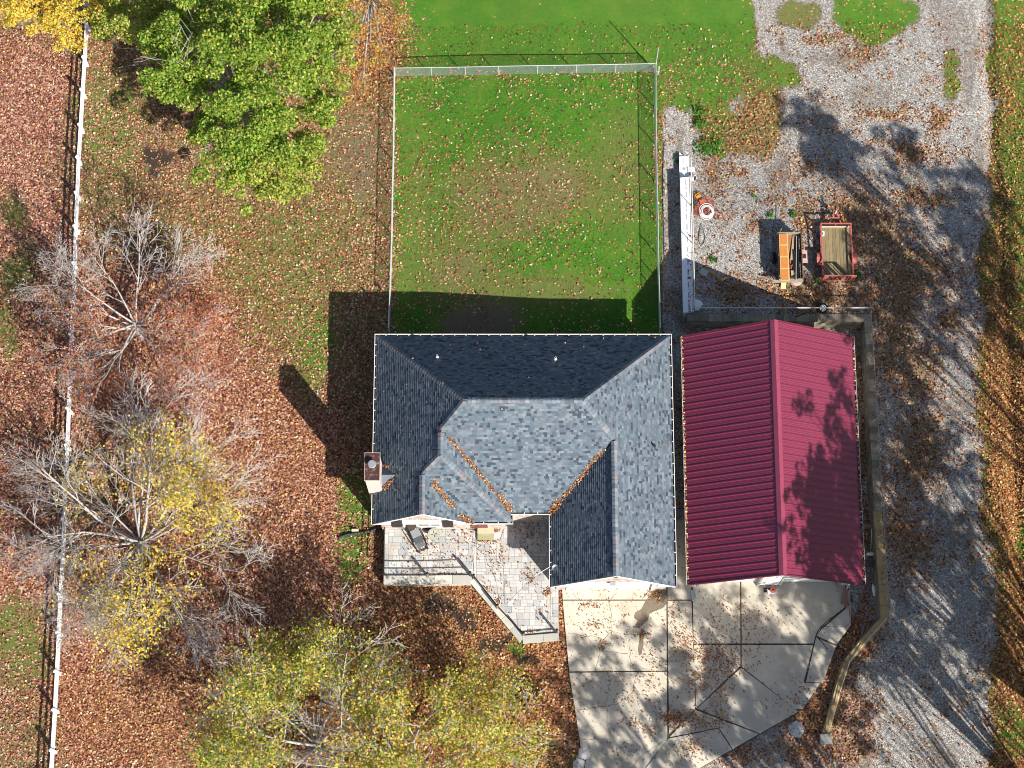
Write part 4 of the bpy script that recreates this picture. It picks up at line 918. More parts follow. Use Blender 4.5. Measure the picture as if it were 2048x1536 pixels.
# glass table
c1 = at(868, 1068, ZP + .5); tb = thing('glass_table', 'small round glass table with pale petal pattern near the brick wall', 'table', (c1.x, c1.y, ZP))
GT = mat('frosted_glass', (0.36, 0.38, 0.32), (0.30, 0.33, 0.29), rough=0.15, spec=0.6)
build('tabletop', M().disc((c1.x, c1.y), .34, ZP + .48, ZP + .495, 28), GT, tb)
for i in range(4):
    a = math.pi / 4 + i * math.pi / 2 + .2; build('petal', M().disc((c1.x + .15 * math.cos(a), c1.y + .15 * math.sin(a)), .13, ZP + .496, ZP + .502, 18), mat('petal_glass', (0.44, 0.42, 0.33), (0.38, 0.38, 0.31), rough=0.25, rand=.2), tb)
for i in range(4):
    a = i * math.pi / 2; build('leg', M().tube([(c1.x + .2 * math.cos(a), c1.y + .2 * math.sin(a), ZP + .47), (c1.x + .3 * math.cos(a), c1.y + .3 * math.sin(a), ZP)], .014, 6), BLACK, tb)
# small things by the wall
p = at(856, 1056, ZP + .1); bt = thing('planter_stand', 'low black planter stand with white rim against the brick wall', 'planter', (p.x, p.y, ZP))
build('tray', M().box(p.x - .22, p.x + .22, p.y - .08, p.y + .08, ZP + .03, ZP + .25), BLACK, bt); build('rim', M().box(p.x - .18, p.x + .2, p.y + .03, p.y + .09, ZP + .25, ZP + .29), WHITE, bt)
for x in (-.18, .18): build('foot', M().box(p.x + x - .02, p.x + x + .02, p.y - .05, p.y + .05, ZP, ZP + .03), BLACK, bt)
# aerial on the garage eave
p = at(1106, 1137, 3.4); an = thing('satellite_dish', 'small grey satellite dish on the garage eave above the patio', 'satellite dish', (p.x, p.y, 3.0))
GRY = mat('dish_grey', (0.42, 0.45, 0.50), rough=0.4)
mb = M(); rings = 4; nn = 14; vs = []
for r_ in range(rings + 1):
    for j in range(nn): a = 2 * math.pi * j / nn; q = r_ / rings; vs.append((p.x + .10 + q * .16 * math.cos(a), p.y + q * .22 * math.sin(a) * .8, 3.55 + .09 * q * q + q * .16 * math.cos(a) * .6))
mb.add(vs, [(r_ * nn + j, r_ * nn + (j + 1) % nn, (r_ + 1) * nn + (j + 1) % nn, (r_ + 1) * nn + j) for r_ in range(rings) for j in range(nn)])
build('reflector', mb, GRY, an, smooth=True); build('mast', M().tube([(p.x - .12, p.y, 2.95), (p.x + .0, p.y, 3.35), (p.x + .1, p.y, 3.55)], .022, 6), GRY, an); build('feed_arm', M().tube([(p.x + .05, p.y, 3.5), (p.x - .18, p.y - .05, 3.72)], .014, 6), BLACK, an)
a = at(1101, 1133, 3.1); b = at(1070, 1151, 2.5); c = at(1010, 1209, ZP + .02)
cb = thing('overhead_cable', 'thin cable hanging from the garage eave down to the patio', 'cable', tuple(c))
build('white_conduit', M().tube([a, b], .018, 5), PVC, cb); build('wire', M().tube([b, b.lerp(c, .35) - Vector((0, 0, .1)), b.lerp(c, .7) - Vector((0, 0, .1)), c], .010, 4), mat('wire_grey', (0.10, 0.10, 0.10), rough=0.6), cb)
# drainpipe lying in the leaves, window well, condenser
p0 = [at(x, y, -.52) for x, y in ((677, 1076), (692, 1070), (720, 1066), (745, 1061), (757, 1056))]
dp = thing('drain_hose', 'black corrugated drain hose lying in leaves by the house corner', 'hose', tuple(p0[2]))
mb = M(); path = []
for a, b in zip(p0[:-1], p0[1:]):
    for i in range(8): path.append(a.lerp(b, i / 8))
mb.tube(path, [.085 if i % 2 else .07 for i in range(len(path))], 8); build('hose_body', mb, mat('corrugated_black', (0.035, 0.038, 0.045), rough=0.5), dp)
p = at(710, 1060, -.4); build('flat_stone', M().box(p.x - .19, p.x + .19, p.y - .06, p.y + .06, -.6, -.38), mat('pale_board', (0.58, 0.53, 0.38), rough=0.85), None, 'pale rectangular brick lying beside the black drain hose', 'brick')
p = at(861, 664, -.2); ww = thing('window_well', 'grey concrete window well at the rear wall of the house', 'window well', (p.x, 1.7, -.6))
mb = M().box(p.x - .48, p.x - .02, 1.66, 2.42, -.7, -.15); build('slab', mb, mat('well_grey', (0.33, 0.35, 0.38), rough=0.8, rand=.1), ww); build('slab', M().box(p.x + .0, p.x + .48, 1.66, 2.40, -.7, -.13), MATS['well_grey'], ww)
p = at(1080, 663, .5); ac = thing('air_conditioner', 'blue-grey air conditioner condenser behind the house', 'air conditioner', (p.x, 2.0, -.3))
ACM = mat('condenser_grey', (0.26, 0.31, 0.38), rough=0.5)
build('housing', M().box(p.x - .55, p.x + .55, 1.72, 2.42, -.5, .5), ACM, ac); build('fan_guard', M().disc((p.x, 2.06), .3, .502, .53, 20), BLACK, ac)
mb = M()
for i in range(5): mb.disc((p.x, 2.06), .06 + i * .055, .535 - .001 * i, .54, 18)
build('fan_hub', M().disc((p.x, 2.06), .08, .531, .56, 14), ACM, ac)

# ------------------------------------------------------------------ block retaining walls round the barn
BLK = mat('wall_block', (0.30, 0.255, 0.18), (0.20, 0.165, 0.115), rough=0.95, scale=3.0, rand=0.28, bump=0.8, bscale=14, dirt=(0.40, 0.35, 0.26), dirt_scale=1.4)
TAN = mat('tan_capping', (0.42, 0.30, 0.14), (0.33, 0.235, 0.11), rough=0.9, scale=2.0, rand=0.12, bump=0.5, dirt=(0.24, 0.16, 0.08), dirt_scale=1.5)
rw = thing('retaining_wall', 'weathered block retaining wall bending round the barn', 'wall', (18.0, 3.7, 0))
def block_wall(a, b, nn, zt, w_, cap_mat, lo=.34, hi=.44):
    """courses of rough blocks from a to b, the face towards nn, top following zt(s)"""
    a, b = Vector((*a, 0)), Vector((*b, 0)); d = b - a; L = d.length; d.normalize(); nn = Vector((*nn, 0))
    core = M(); q = [a + nn * (w_ / 2 - .07), b + nn * (w_ / 2 - .07), b - nn * (w_ / 2), a - nn * (w_ / 2)]
    zz = [zt(0), zt(1), zt(1), zt(0)]
    core.add([(p.x, p.y, -.3) for p in q] + [(p.x, p.y, z - .16) for p, z in zip(q, zz)], [(3, 2, 1, 0), (4, 5, 6, 7), (0, 1, 5, 4), (1, 2, 6, 5), (2, 3, 7, 6), (3, 0, 4, 7)])
    build('wall_core', core, mat('core_dark', (0.10, 0.085, 0.06), rough=0.95), rw)
    for r in range(5):
        s = -(r % 2) * .2
        while s < L - .02:
            l = rnd.uniform(lo, hi); c0, c1 = max(s, 0), min(s + l, L); s += l
            if c1 - c0 < .08: continue
            zm = zt((c0 + c1) / 2 / L) - .2 * r
            if zm < .02: continue
            top = r == 0; dep = w_ if top else .2
            c = a + d * ((c0 + c1) / 2) + (nn * 0 if top else nn * (w_ / 2 - .1 + .03 * r)) + nn * rnd.uniform(-.012, .012); c.z = zm - .1
            build('wall_block', M().beam(c - d * ((c1 - c0) / 2 - .006), c + d * ((c1 - c0) / 2 - .006), dep, .188), cap_mat if top else BLK, rw)
zT = lambda s: .93
block_wall((10.0, 3.70), (20.1, 3.66), (0, -1), zT, .44, BLK)
block_wall((20.30, 3.92), (20.32, -7.6), (-1, 0), zT, .40, BLK)
ys_ = -12.1
block_wall((20.32, -7.6), (CURVE[0].x, CURVE[0].y), (-1, 0), lambda s: .93 - .05 * s, .46, TAN, .9, 1.3)
for i in range(len(CURVE) - 1):
    a, b = CURVE[i], CURVE[i + 1]; d = (b - a).normalized(); nn = (d.y, -d.x) if (d.y * -1 + -d.x * 0) < 0 else (-d.y, d.x)
    nn = Vector((d.y, -d.x)); nn = nn if nn.x < 0 else -nn
    za, zb = .88 - .70 * (i / (len(CURVE) - 1)), .88 - .70 * ((i + 1) / (len(CURVE) - 1))
    block_wall(tuple(a[:2]), tuple(b[:2]), tuple(nn), lambda s, za=za, zb=zb: za + (zb - za) * s, .36 if i else .4, TAN, .8, 1.2)
p = CURVE[-1]; build('end_block', M().box(p.x - .28, p.x + .32, p.y - .5, p.y + .02, -.1, .34), mat('end_grey', (0.42, 0.40, 0.36), rough=0.9, bump=.3), rw)
# guard rail of pale pipe round the top
PIPE = mat('pale_pipe', (0.66, 0.62, 0.56), (0.52, 0.47, 0.40), rough=0.5, scale=4)
RUST = mat('rusty_pipe', (0.30, 0.19, 0.12), (0.40, 0.34, 0.28), rough=0.7, scale=5)
gr_ = thing('guard_rail', 'pale pipe guard rail along the retaining walls of the gravel yard', 'railing', (10.33, 3.9, .9))
NE_ = Vector((20.42, 3.95, 0)); NW_ = Vector((10.36, 3.95, 0))
runs = [([Vector((10.36, 13.1, .72)), Vector((10.36, 10.5, .87)), Vector((10.36, 8.2, .87)), Vector((10.36, 5.6, .87)), NW_ + Vector((0, 0, .87))], 1.0), ([NW_ + Vector((0, 0, .9)), Vector((12.3, 3.95, .9)), Vector((14.9, 3.95, .9)), Vector((17.6, 3.95, .9)), NE_ + Vector((0, 0, .9))], 1.0),
        ([NE_ + Vector((0, 0, .9)), Vector((20.44, 1.2, .9)), Vector((20.44, -2.4, .9)), Vector((20.44, -5.6, .9)), Vector((20.44, -9.0, .9)), Vector((20.46, -11.8, .88)), Vector((CURVE[0].x + .1, CURVE[0].y, .86))], .42), ([c + Vector((.1, 0, .42 - .55 * i / 6)) for i, c in enumerate(CURVE)], .12)]
for r, (ps, h) in enumerate(runs):
    for i, p in enumerate(ps):
        if r == 3: continue
        if i and (r != 2 or i % 2 == 1): build('post', M().tube([p - Vector((0, 0, .15)), p + Vector((0, 0, h))], .026, 6), BLACK if r < 2 and i % 2 else RUST, gr_)
        if r == 2 and i % 2 == 0 and 0 < i < 6: build('brace', M().tube([p + Vector((0, 0, h)), p + Vector((-.22, -.1, .02))], .022, 6), PIPE, gr_)
    if r == 2:
        build('rail', M().tube([p + Vector((0.03 * i, 0, h)) for i, p in enumerate(ps)], .026, 6), RUST, gr_)
    else: build('rail', M().tube([p + Vector((0, 0, h if r < 2 else .02)) for p in ps], .034 if r < 2 else .022, 6), PIPE, gr_)
# low white wall
WW = mat('white_sheet', (0.84, 0.84, 0.84), (0.80, 0.80, 0.80), rough=0.35, scale=1.2)
ww_ = thing('white_wall', 'long low white sheet-covered wall between gravel path and gravel yard', 'wall', (10.1, 8.5, 0))
TZ = .87
ye = 13.75; ym_ = 12.25
build('wall_body', M().box(9.86, 10.30, 3.98, ym_, -.2, TZ - .03), mat('white_block', (0.70, 0.70, 0.70), rough=0.6), ww_)
build('wall_body', M().box(9.86, 10.30, ym_, ye, -.2, .36), MATS['white_block'], ww_)
y = 4.0; k = 0
while y < ym_ - .05:
    y1 = min(y + 1.38, ym_)
    s = build('cover_sheet', M().add([(9.78, y + .004, TZ - .045), (9.90, y + .004, TZ), (10.33, y + .004, TZ + .02), (9.78, y1 - .004, TZ - .045), (9.90, y1 - .004, TZ), (10.33, y1 - .004, TZ + .02), (9.78, y + .004, TZ - .2), (9.78, y1 - .004, TZ - .2)], [(0, 1, 4, 3), (1, 2, 5, 4), (6, 0, 3, 7)]), WW, ww_)
    dm = M()
    for j, (o_, l) in enumerate(((.12, .34), (.62, .14), (.86, .36))): dm.box(10.08, 10.155, y + o_, y + o_ + l, TZ + .012, TZ + .016)
    build('dash_slot', dm, mat('slot_grey', (0.34, 0.34, 0.35), rough=.7), s)
    y = y1; k += 1
s = build('cover_sheet', M().box(9.80, 10.36, ym_ + .03, ye, .36, .39), WW, ww_)
q = (10.06, 12.98); build('dash_slot', M().prism([(q[0] - .13, q[1]), (q[0], q[1] - .13), (q[0] + .13, q[1]), (q[0], q[1] + .13)], .391, .395), MATS['slot_grey'], s)
build('dash_slot', M().box(10.04, 10.08, 13.2, 13.6, .391, .395).box(10.04, 10.08, 12.4, 12.72, .391, .395), MATS['slot_grey'], s)
build('cover_sheet', M().add([(9.8, ye + .04, .22), (10.16, ye + .04, .22), (9.83, ye + .34, .16), (9.8, ye + .04, .26), (10.16, ye + .04, .26), (9.83, ye + .34, .20)], [(2, 1, 0), (3, 4, 5), (0, 1, 4, 3), (1, 2, 5, 4), (2, 0, 3, 5)]), WW, ww_)
build('edge_board', M().box(10.335, 10.375, 4.0, 12.2, .5, TZ + .06), mat('white_edge', (0.78, 0.74, 0.66), rough=.6), ww_)
# debris on the white wall
x = rng.normal(10.18, .07, 60); y = np.concatenate([rng.normal(6.0, .9, 40), rng.normal(4.4, .3, 20)]); 
V, F, t = leaf_quads(x, np.clip(y, 4.05, 12), np.full(60, TZ + .025), rng.uniform(.04, .09, 60), .4, np.full((60, 3), .04) * rng.uniform(.5, 2, (60, 1)))
np_mesh('wall_debris', V, F, LEAF, tone=t, kind='stuff', label='dark scraps and leaves on the white sheet-covered wall', cat='debris')
p = at(1379, 556, .9); build('rusty_plate', M().prism([(p.x - .1, p.y - .08), (p.x + .09, p.y - .07), (p.x + .11, p.y + .06), (p.x - .08, p.y + .09)], TZ + .03, TZ + .055), mat('rust_plate', (0.20, 0.05, 0.03), rough=.8, scale=14, c2=(0.4, 0.25, 0.2)), None, 'small rusty plate lying on the white wall', 'plate')
# white drum and pipe elbow
p = at(1388, 331, 1.1); dr_ = thing('white_bucket', 'white bucket lying open beside the white wall step', 'bucket', (p.x, p.y, .5))
c = Vector((10.62, 12.3, .62)); ax = Vector((.75, -.2, .35)).normalized(); pts = [c - ax * .3, c + ax * .05]
build('bucket_body', M().tube(pts, [.15, .19], 18), PVC, dr_, smooth=False); build('bucket_mouth', M().tube([c + ax * .0501, c + ax * .056], [.165, .165], 18), mat('mouth_dark', (0.03, 0.015, 0.01), rough=.9), dr_)
build('bucket_rim', M().tube([c + ax * .03, c + ax * .06], [.205, .205], 18, caps=False), PVC, dr_)
p = at(1384, 333, 1.0); hv = thing('tarp_scrap', 'crumpled white tarp scrap at the step in the white wall', 'tarp', (p.x, p.y, .4)); vs = []
for i in range(5):
    for j in range(4): vs.append((p.x - .2 + i * .1, p.y - .12 + j * .09, .44 + .07 * rnd.random()))
build('tarp_sheet', M().add(vs, [(i * 4 + j, (i + 1) * 4 + j, (i + 1) * 4 + j + 1, i * 4 + j + 1) for i in range(4) for j in range(3)]), PVC, hv)
p = at(1413, 624 - 0, .95); bb_ = thing('white_sack', 'pale blue-white sack at the corner of white wall and block wall', 'sack', (10.55, 4.35, .86))
vs = []; 
for k, (r_, z) in enumerate(((.30, .86), (.33, .93), (.26, 1.02), (.08, 1.05))):
    for j in range(9): a = 2 * math.pi * j / 9; q = r_ * (1 + .25 * math.sin(3 * a + k)); vs.append((10.62 + q * math.cos(a) * .8, 4.45 + q * math.sin(a), z))
build('sack_body', M().add(vs, [(k * 9 + j, k * 9 + (j + 1) % 9, (k + 1) * 9 + (j + 1) % 9, (k + 1) * 9 + j) for k in range(3) for j in range(9)] + [tuple(27 + j for j in range(9))]), PVC, bb_)
# coils by the wall
def coil(name, label, px, py, r0, n, rad, m_, z0=.86, wob=.15, dx=0):
    c = at(px, py, z0); t_ = thing(name, label, 'hose coil', (c.x, c.y, z0)); pts = []
    for i in range(n * 20):
        a = i / 20 * 2 * math.pi; k = i / (n * 20); r = r0 * (1 - .38 * k + wob * math.sin(3.3 * k * 9)); pts.append((c.x + r * math.cos(a) + .04 * math.sin(i * .11), c.y + r * math.sin(a) + .05 * math.cos(i * .07), z0 + .03 + .012 * (i // 20)))
    build('hose_loop', M().tube(pts, rad, 5), m_, t_); return t_
HW = mat('white_hose', (0.74, 0.70, 0.66), (0.62, 0.56, 0.52), rough=.5, scale=12); HR = mat('red_hose', (0.36, 0.085, 0.055), (0.28, 0.07, 0.05), rough=.5, scale=12)
coil('white_hose', 'coiled white hose on top of the red hoses', 1413, 424, .42, 7, .021, HW, .95)
coil('red_hose', 'heap of red hose coils under the white coil', 1410, 415, .5, 6, .022, HR, .87, .25); coil('red_hose', 'single loop of red hose beside the coils', 1437, 433, .27, 2, .015, HR, .87, .03); coil('red_hose', 'small red hose loop between white wall and white coil', 1398, 424, .30, 3, .018, HR, .87, .2)
p = at(1395, 392, .95); ob = thing('orange_box', 'orange plastic box at the white wall above the hoses', 'box', (p.x, p.y, .86)); ORB = mat('orange_plastic', (0.55, 0.22, 0.03), (0.40, 0.14, 0.03), rough=.5, scale=9)
def rbox(cx, cy, a, w_, l_, z0, z1):
    ca, sa = math.cos(a), math.sin(a); return [(cx + u * ca - v * sa, cy + u * sa + v * ca) for u, v in ((-w_, -l_), (w_, -l_), (w_, l_), (-w_, l_))]
build('crate_body', M().prism(rbox(p.x, p.y, .6, .15, .13, 0, 0), .86, 1.05), ORB, ob); build('lid', M().prism(rbox(p.x, p.y, .6, .13, .11, 0, 0), 1.05, 1.08), mat('orange_lid', (0.62, 0.30, 0.06), rough=.5), ob); build('handle', M().prism(rbox(p.x, p.y, .6, .10, .015, 0, 0), 1.08, 1.12), mat('red_handle', (0.3, .05, .03), rough=.5), ob)
p = at(1404, 404, .95); ob = thing('red_crate', 'red toolbox tucked under the hose coils', 'toolbox', (p.x, p.y, .86)); build('box_body', M().prism(rbox(p.x, p.y, .3, .17, .12, 0, 0), .86, 1.06), mat('red_plastic', (0.40, 0.07, 0.035), rough=.5), ob); build('lid', M().prism(rbox(p.x, p.y, .3, .15, .10, 0, 0), 1.06, 1.09), mat('red_plastic_lid', (0.45, 0.12, 0.06), rough=.5), ob)
pts = [at(x, y, .9) for x, y in ((1404, 449), (1400, 462), (1397, 478), (1402, 492), (1408, 486), (1411, 474), (1405, 455), (1399, 470))]
gh = thing('grey_hose', 'loose loop of dark grey hose below the coils', 'hose', tuple(pts[0])); build('hose_loop', M().tube(pts, .02, 5), mat('grey_rubber', (0.2, 0.2, 0.2), rough=.6), gh)
p = at(1408, 544, .95); cbk = thing('concrete_block', 'pale concrete slab lying by the white wall', 'slab', (p.x, p.y, .86)); build('block_body', M().prism(rbox(p.x, p.y, -.5, .23, .19, 0, 0), .86, .96), mat('slab_pale', (0.44, 0.46, 0.40), (0.36, 0.37, 0.32), rough=.9, scale=6), cbk)
a, b = at(1418, 541, .93), at(1445, 559, .93); tm = thing('timber_plank', 'orange weathered plank lying beside the pale slab', 'plank', tuple(a)); build('plank', M().beam(a, b, .14, .07), mat('orange_wood', (0.50, 0.28, 0.08), (0.36, 0.19, 0.06), rough=.85, scale=8), tm)
a, b = at(1443, 561, .95), at(1453, 555, .95); tm = thing('timber_offcut', 'short pale board at the end of the orange plank', 'board', tuple(a)); build('plank', M().beam(a, b, .12, .1), mat('pale_wood', (0.62, 0.44, 0.24), rough=.85), tm)
p = at(1432, 521, .9); build('black_bag', M().add([(p.x - .06, p.y - .13, .86), (p.x + .05, p.y - .12, .86), (p.x + .1, p.y + .13, .86), (p.x - .02, p.y + .15, .86), (p.x - .02, p.y - .06, .98), (p.x + .05, p.y + .08, 1.0)], [(0, 1, 4), (1, 2, 5, 4), (2, 3, 5), (3, 0, 4, 5)]), BLACK, None, 'small crumpled black bag lying on the gravel', 'bag')

# ------------------------------------------------------------------ flat trailer
TRED = mat('trailer_red', (0.42, 0.11, 0.085), (0.34, 0.10, 0.08), rough=.6, scale=5, dirt=(0.26, 0.13, 0.10), dirt_scale=3)
DECKW = mat('deck_board', (0.25, 0.195, 0.10), (0.165, 0.125, 0.065), rough=.9, scale=5, stretch=(6, .8, 1), rand=.16, bump=.5, dirt=(0.38, 0.32, 0.2), dirt_scale=3)
RUB_ = mat('tyre_rubber', (0.018, 0.018, 0.02), rough=.85); STEEL = mat('bare_steel', (0.62, 0.62, 0.62), rough=.35, metal=.5)
GZ = .85; DZ = GZ + .48; RZ = GZ + .82
A = at(1641, 446, RZ); B = at(1703, 446, RZ); Cc = at(1641, 556, RZ)
tx0, tx1, ty1, ty0 = A.x, B.x, A.y, Cc.y
tr = thing('flat_trailer', 'red utility trailer with a weathered plank deck and raised ramp gate', 'trailer', ((tx0 + tx1) / 2, (ty0 + ty1) / 2, GZ))
bed = build('frame', M().box(tx0, tx1, ty0, ty0 + .08, DZ - .16, DZ - .01).box(tx0, tx1, ty1 - .08, ty1, DZ - .16, DZ - .01).box(tx0, tx0 + .07, ty0 + .08, ty1 - .08, DZ - .16, DZ - .01).box(tx1 - .07, tx1, ty0 + .08, ty1 - .08, DZ - .16, DZ - .01), TRED, tr)
nb = 8; wb = (tx1 - tx0 - .16) / nb
for i in range(nb): build('deck_board', M().box(tx0 + .08 + i * wb + .006, tx0 + .08 + (i + 1) * wb - .006, ty0 + .09, ty1 - .16, DZ - .04, DZ + rnd.uniform(-.004, .004)), DECKW, tr)
build('front_board', M().box(tx0 + .09, tx1 - .09, ty1 - .15, ty1 - .09, DZ - .04, DZ + .09), mat('pale_board2', (0.55, 0.47, 0.33), rough=.85), tr)
for nm, a, b in (('rail', (tx0, ty1 - .03, RZ), (tx1, ty1 - .03, RZ)), ('rail', (tx0 + .03, ty0, RZ - .03), (tx0 + .03, ty1, RZ - .03)), ('rail', (tx1 - .03, ty0, RZ - .03), (tx1 - .03, ty1, RZ - .03))):
    build(nm, M().beam(a, b, .065, .065), TRED, tr)
for x in (tx0 + .03, tx1 - .03):
    for k in range(6): y = ty0 + .06 + (ty1 - ty0 - .12) * k / 5; build('stake', M().box(x - .025, x + .025, y - .025, y + .025, DZ - .01, RZ - .065), TRED, tr)
build('stake', M().box((tx0 + tx1) / 2 - .025, (tx0 + tx1) / 2 + .025, ty1 - .06, ty1 - .01, DZ, RZ - .035), TRED, tr)
# ramp gate, leaning a little outward
gz1 = DZ + 1.15; gy = ty0 - .03; ly = -.10
gate = build('ramp_gate', M().beam((tx0, gy, DZ), (tx1, gy, DZ), .05, .05).beam((tx0 - .02, gy + ly, gz1), (tx1 + .02, gy + ly, gz1), .05, .05).beam((tx0, gy, DZ), (tx0, gy + ly, gz1), .05, .05, up=(0, 1, 0)).beam((tx1, gy, DZ), (tx1, gy + ly, gz1), .05, .05, up=(0, 1, 0)), TRED, tr)
for k in range(7):
    x = tx0 + .02 + (tx1 - tx0 - .04) * (k + .5) / 7; hw_ = (tx1 - tx0) / 14 - .028
    build('gate_slat', M().add([(x - hw_, gy - .02, DZ + .03), (x + hw_, gy - .02, DZ + .03), (x + hw_, gy + ly - .02, gz1 - .03), (x - hw_, gy + ly - .02, gz1 - .03), (x - hw_, gy, DZ + .03), (x + hw_, gy, DZ + .03), (x + hw_, gy + ly, gz1 - .03), (x - hw_, gy + ly, gz1 - .03)], [(0, 1, 2, 3), (7, 6, 5, 4), (0, 4, 5, 1), (1, 5, 6, 2), (2, 6, 7, 3), (3, 7, 4, 0)]), TRED, gate) if k % 2 == 0 else build('gate_bar', M().beam((x, gy - .01, DZ + .03), (x, gy + ly - .01, gz1 - .03), .03, .03, up=(0, 1, 0)), TRED, gate)
wy = at(1641, 515, GZ + .6).y
for x, s in ((tx0 - .13, -1), (tx1 + .13, 1)):
    wh = build('wheel', M().tube([(x - .09, wy, GZ + .32), (x + .09, wy, GZ + .32)], .32, 22), RUB_, tr); build('rim', M().tube([(x - .095, wy, GZ + .32), (x + .095, wy, GZ + .32)], .18, 16), PVC, wh)
    mb = M(); vs = []
    for k in range(7):
        a = math.pi * k / 6; vs += [(x - .13, wy + .42 * math.cos(a), GZ + .30 + .42 * math.sin(a)), (x + .13, wy + .42 * math.cos(a), GZ + .30 + .42 * math.sin(a))]
    n_ = len(vs); vs += [(v[0], (v[1] - wy) * .95 + wy, (v[2] - GZ - .3) * .95 + GZ + .3) for v in vs]
    mb.add(vs, [(2 * k, 2 * k + 1, 2 * k + 3, 2 * k + 2) for k in range(6)] + [(n_ + 2 * k + 2, n_ + 2 * k + 3, n_ + 2 * k + 1, n_ + 2 * k) for k in range(6)] + [(2 * k, 2 * k + 2, n_ + 2 * k + 2, n_ + 2 * k) for k in range(6)] + [(2 * k + 1, n_ + 2 * k + 1, n_ + 2 * k + 3, 2 * k + 3) for k in range(6)])
    build('fender', mb, mat('fender_red', (0.50, 0.10, 0.09), (0.42, 0.12, 0.10), rough=.5, scale=3) if s > 0 else TRED, tr)
hx = at(1671, 418, DZ); bx = (at(1657, 445, DZ - .1), at(1684, 445, DZ - .1))
for q in bx: build('tongue', M().beam(Vector((q.x, ty1 - .02, DZ - .1)), Vector((hx.x, hx.y, DZ - .1)), .07, .07), TRED, tr)
build('crossmember', M().beam(Vector((bx[0].x + .17, ty1 + .45, DZ - .02)), Vector((bx[1].x - .17, ty1 + .45, DZ - .02)), .08, .05), TRED, tr); build('coupler', M().beam((hx.x, hx.y - .05, DZ - .06), (hx.x, hx.y + .22, DZ - .08), .08, .08), BLACK, tr)
build('jack', M().tube([(hx.x, hx.y - .22, GZ), (hx.x, hx.y - .22, DZ + .25)], .035, 8), PVC, tr); build('jack_handle', M().tube([(hx.x, hx.y - .22, DZ + .25), (hx.x + .12, hx.y - .1, DZ + .27)], .015, 6), STEEL, tr)
p = at(1645, 467, DZ + .02); fr = thing('small_frame', 'small white square frame lying on the trailer deck', 'frame', (p.x, p.y, DZ)); q = M()
for a, b in (((-.09, -.13), (.07, -.13)), ((-.07, .13), (.09, .13)), ((-.09, -.13), (-.07, .13)), ((.07, -.13), (.09, .13))): q.beam((p.x + a[0], p.y + a[1], DZ + .02), (p.x + b[0], p.y + b[1], DZ + .02), .06, .03)
build('frame_bar', q, WHITE, fr)
# ------------------------------------------------------------------ wooden box trailer full of scrap
SZ = GZ + 1.12; A = at(1557, 464, SZ); B = at(1602, 466, SZ); Cc = at(1557, 556, SZ)
bx0, bx1, by1, by0 = A.x, B.x, A.y, Cc.y; FZ = GZ + .5
OLDW = mat('old_plank', (0.23, 0.165, 0.105), (0.14, 0.095, 0.06), rough=.9, scale=5, stretch=(2, 2, 4), rand=.2, bump=.5); GREYW = mat('grey_plank', (0.36, 0.31, 0.25), (0.26, 0.22, 0.17), rough=.9, scale=6, rand=.15)
BRW = mat('dark_plank', (0.12, 0.065, 0.04), (0.08, 0.045, 0.03), rough=.9, scale=6, rand=.2)
wt = thing('box_trailer', 'old wooden box trailer with tall plank sides', 'trailer', ((bx0 + bx1) / 2, (by0 + by1) / 2, GZ))
for k in range(6): x0 = bx0 + .05 + (bx1 - bx0 - .1) * k / 6; build('floor_plank', M().box(x0 + .004, x0 + (bx1 - bx0 - .1) / 6 - .004, by0 + .04, by1 - .04, FZ - .05, FZ), OLDW, wt)
for k in range(3):
    z0 = FZ - .03 + k * .22; z1 = z0 + .21
    build('side_plank', M().box(bx0 - .03, bx0 + .02, by0, by1, z0, z1), OLDW, wt); build('side_plank', M().box(bx1 - .02, bx1 + .03, by0, by1, z0, z1), BRW, wt); build('side_plank', M().box(bx0 + .022, bx1 - .022, by1 - .05, by1, z0, z1), GREYW, wt)
for x in (bx0 - .05, bx1 + .05):
    for y in (by0 + .1, (by0 + by1) / 2, by1 - .1): build('stake', M().box(x - .02, x + .02, y - .04, y + .04, FZ - .15, SZ + .06), OLDW, wt)
for k, (z, y) in enumerate(((FZ + .15, by0 - .05), (FZ + .42, by0 - .08))): build('tailboard', M().beam((bx0 - .35 + k * .3, y, z), (bx1 + .05, y + .04, z), .06, .16, up=(0, 1, 0)), GREYW, wt)
wyb = at(1548, 515, GZ + .4).y
for x in (bx0 - .2, bx1 + .2):
    wh = build('wheel', M().tube([(x - .1, wyb, GZ + .33), (x + .1, wyb, GZ + .33)], .34, 20), RUB_, wt); build('rim', M().tube([(x - .105, wyb, GZ + .33), (x + .105, wyb, GZ + .33)], .17, 14), mat('rim_rust', (0.2, 0.12, 0.09), rough=.7), wh)
hx = at(1571, 449, FZ)
for x in (bx0 + .25, bx1 - .35): build('tongue', M().beam((x, by1, FZ - .1), (hx.x, hx.y, FZ - .05), .06, .06), GREYW, wt)
build('draw_pole', M().tube([(hx.x, hx.y, FZ - .02), (hx.x + .02, hx.y + .95, GZ + .25)], .022, 6), mat('pole_tan', (0.40, 0.30, 0.2), rough=.8), wt); build('jack', M().tube([(bx0 + .12, by1 + .08, GZ), (bx0 + .12, by1 + .08, SZ + .35)], .025, 6), RUST, wt)
build('fender', M().box(bx1 + .05, bx1 + .38, wyb - .4, wyb + .35, FZ + .1, FZ + .14), mat('fender_pale', (0.46, 0.20, 0.17), (0.5, 0.42, 0.38), rough=.7, scale=6), wt)
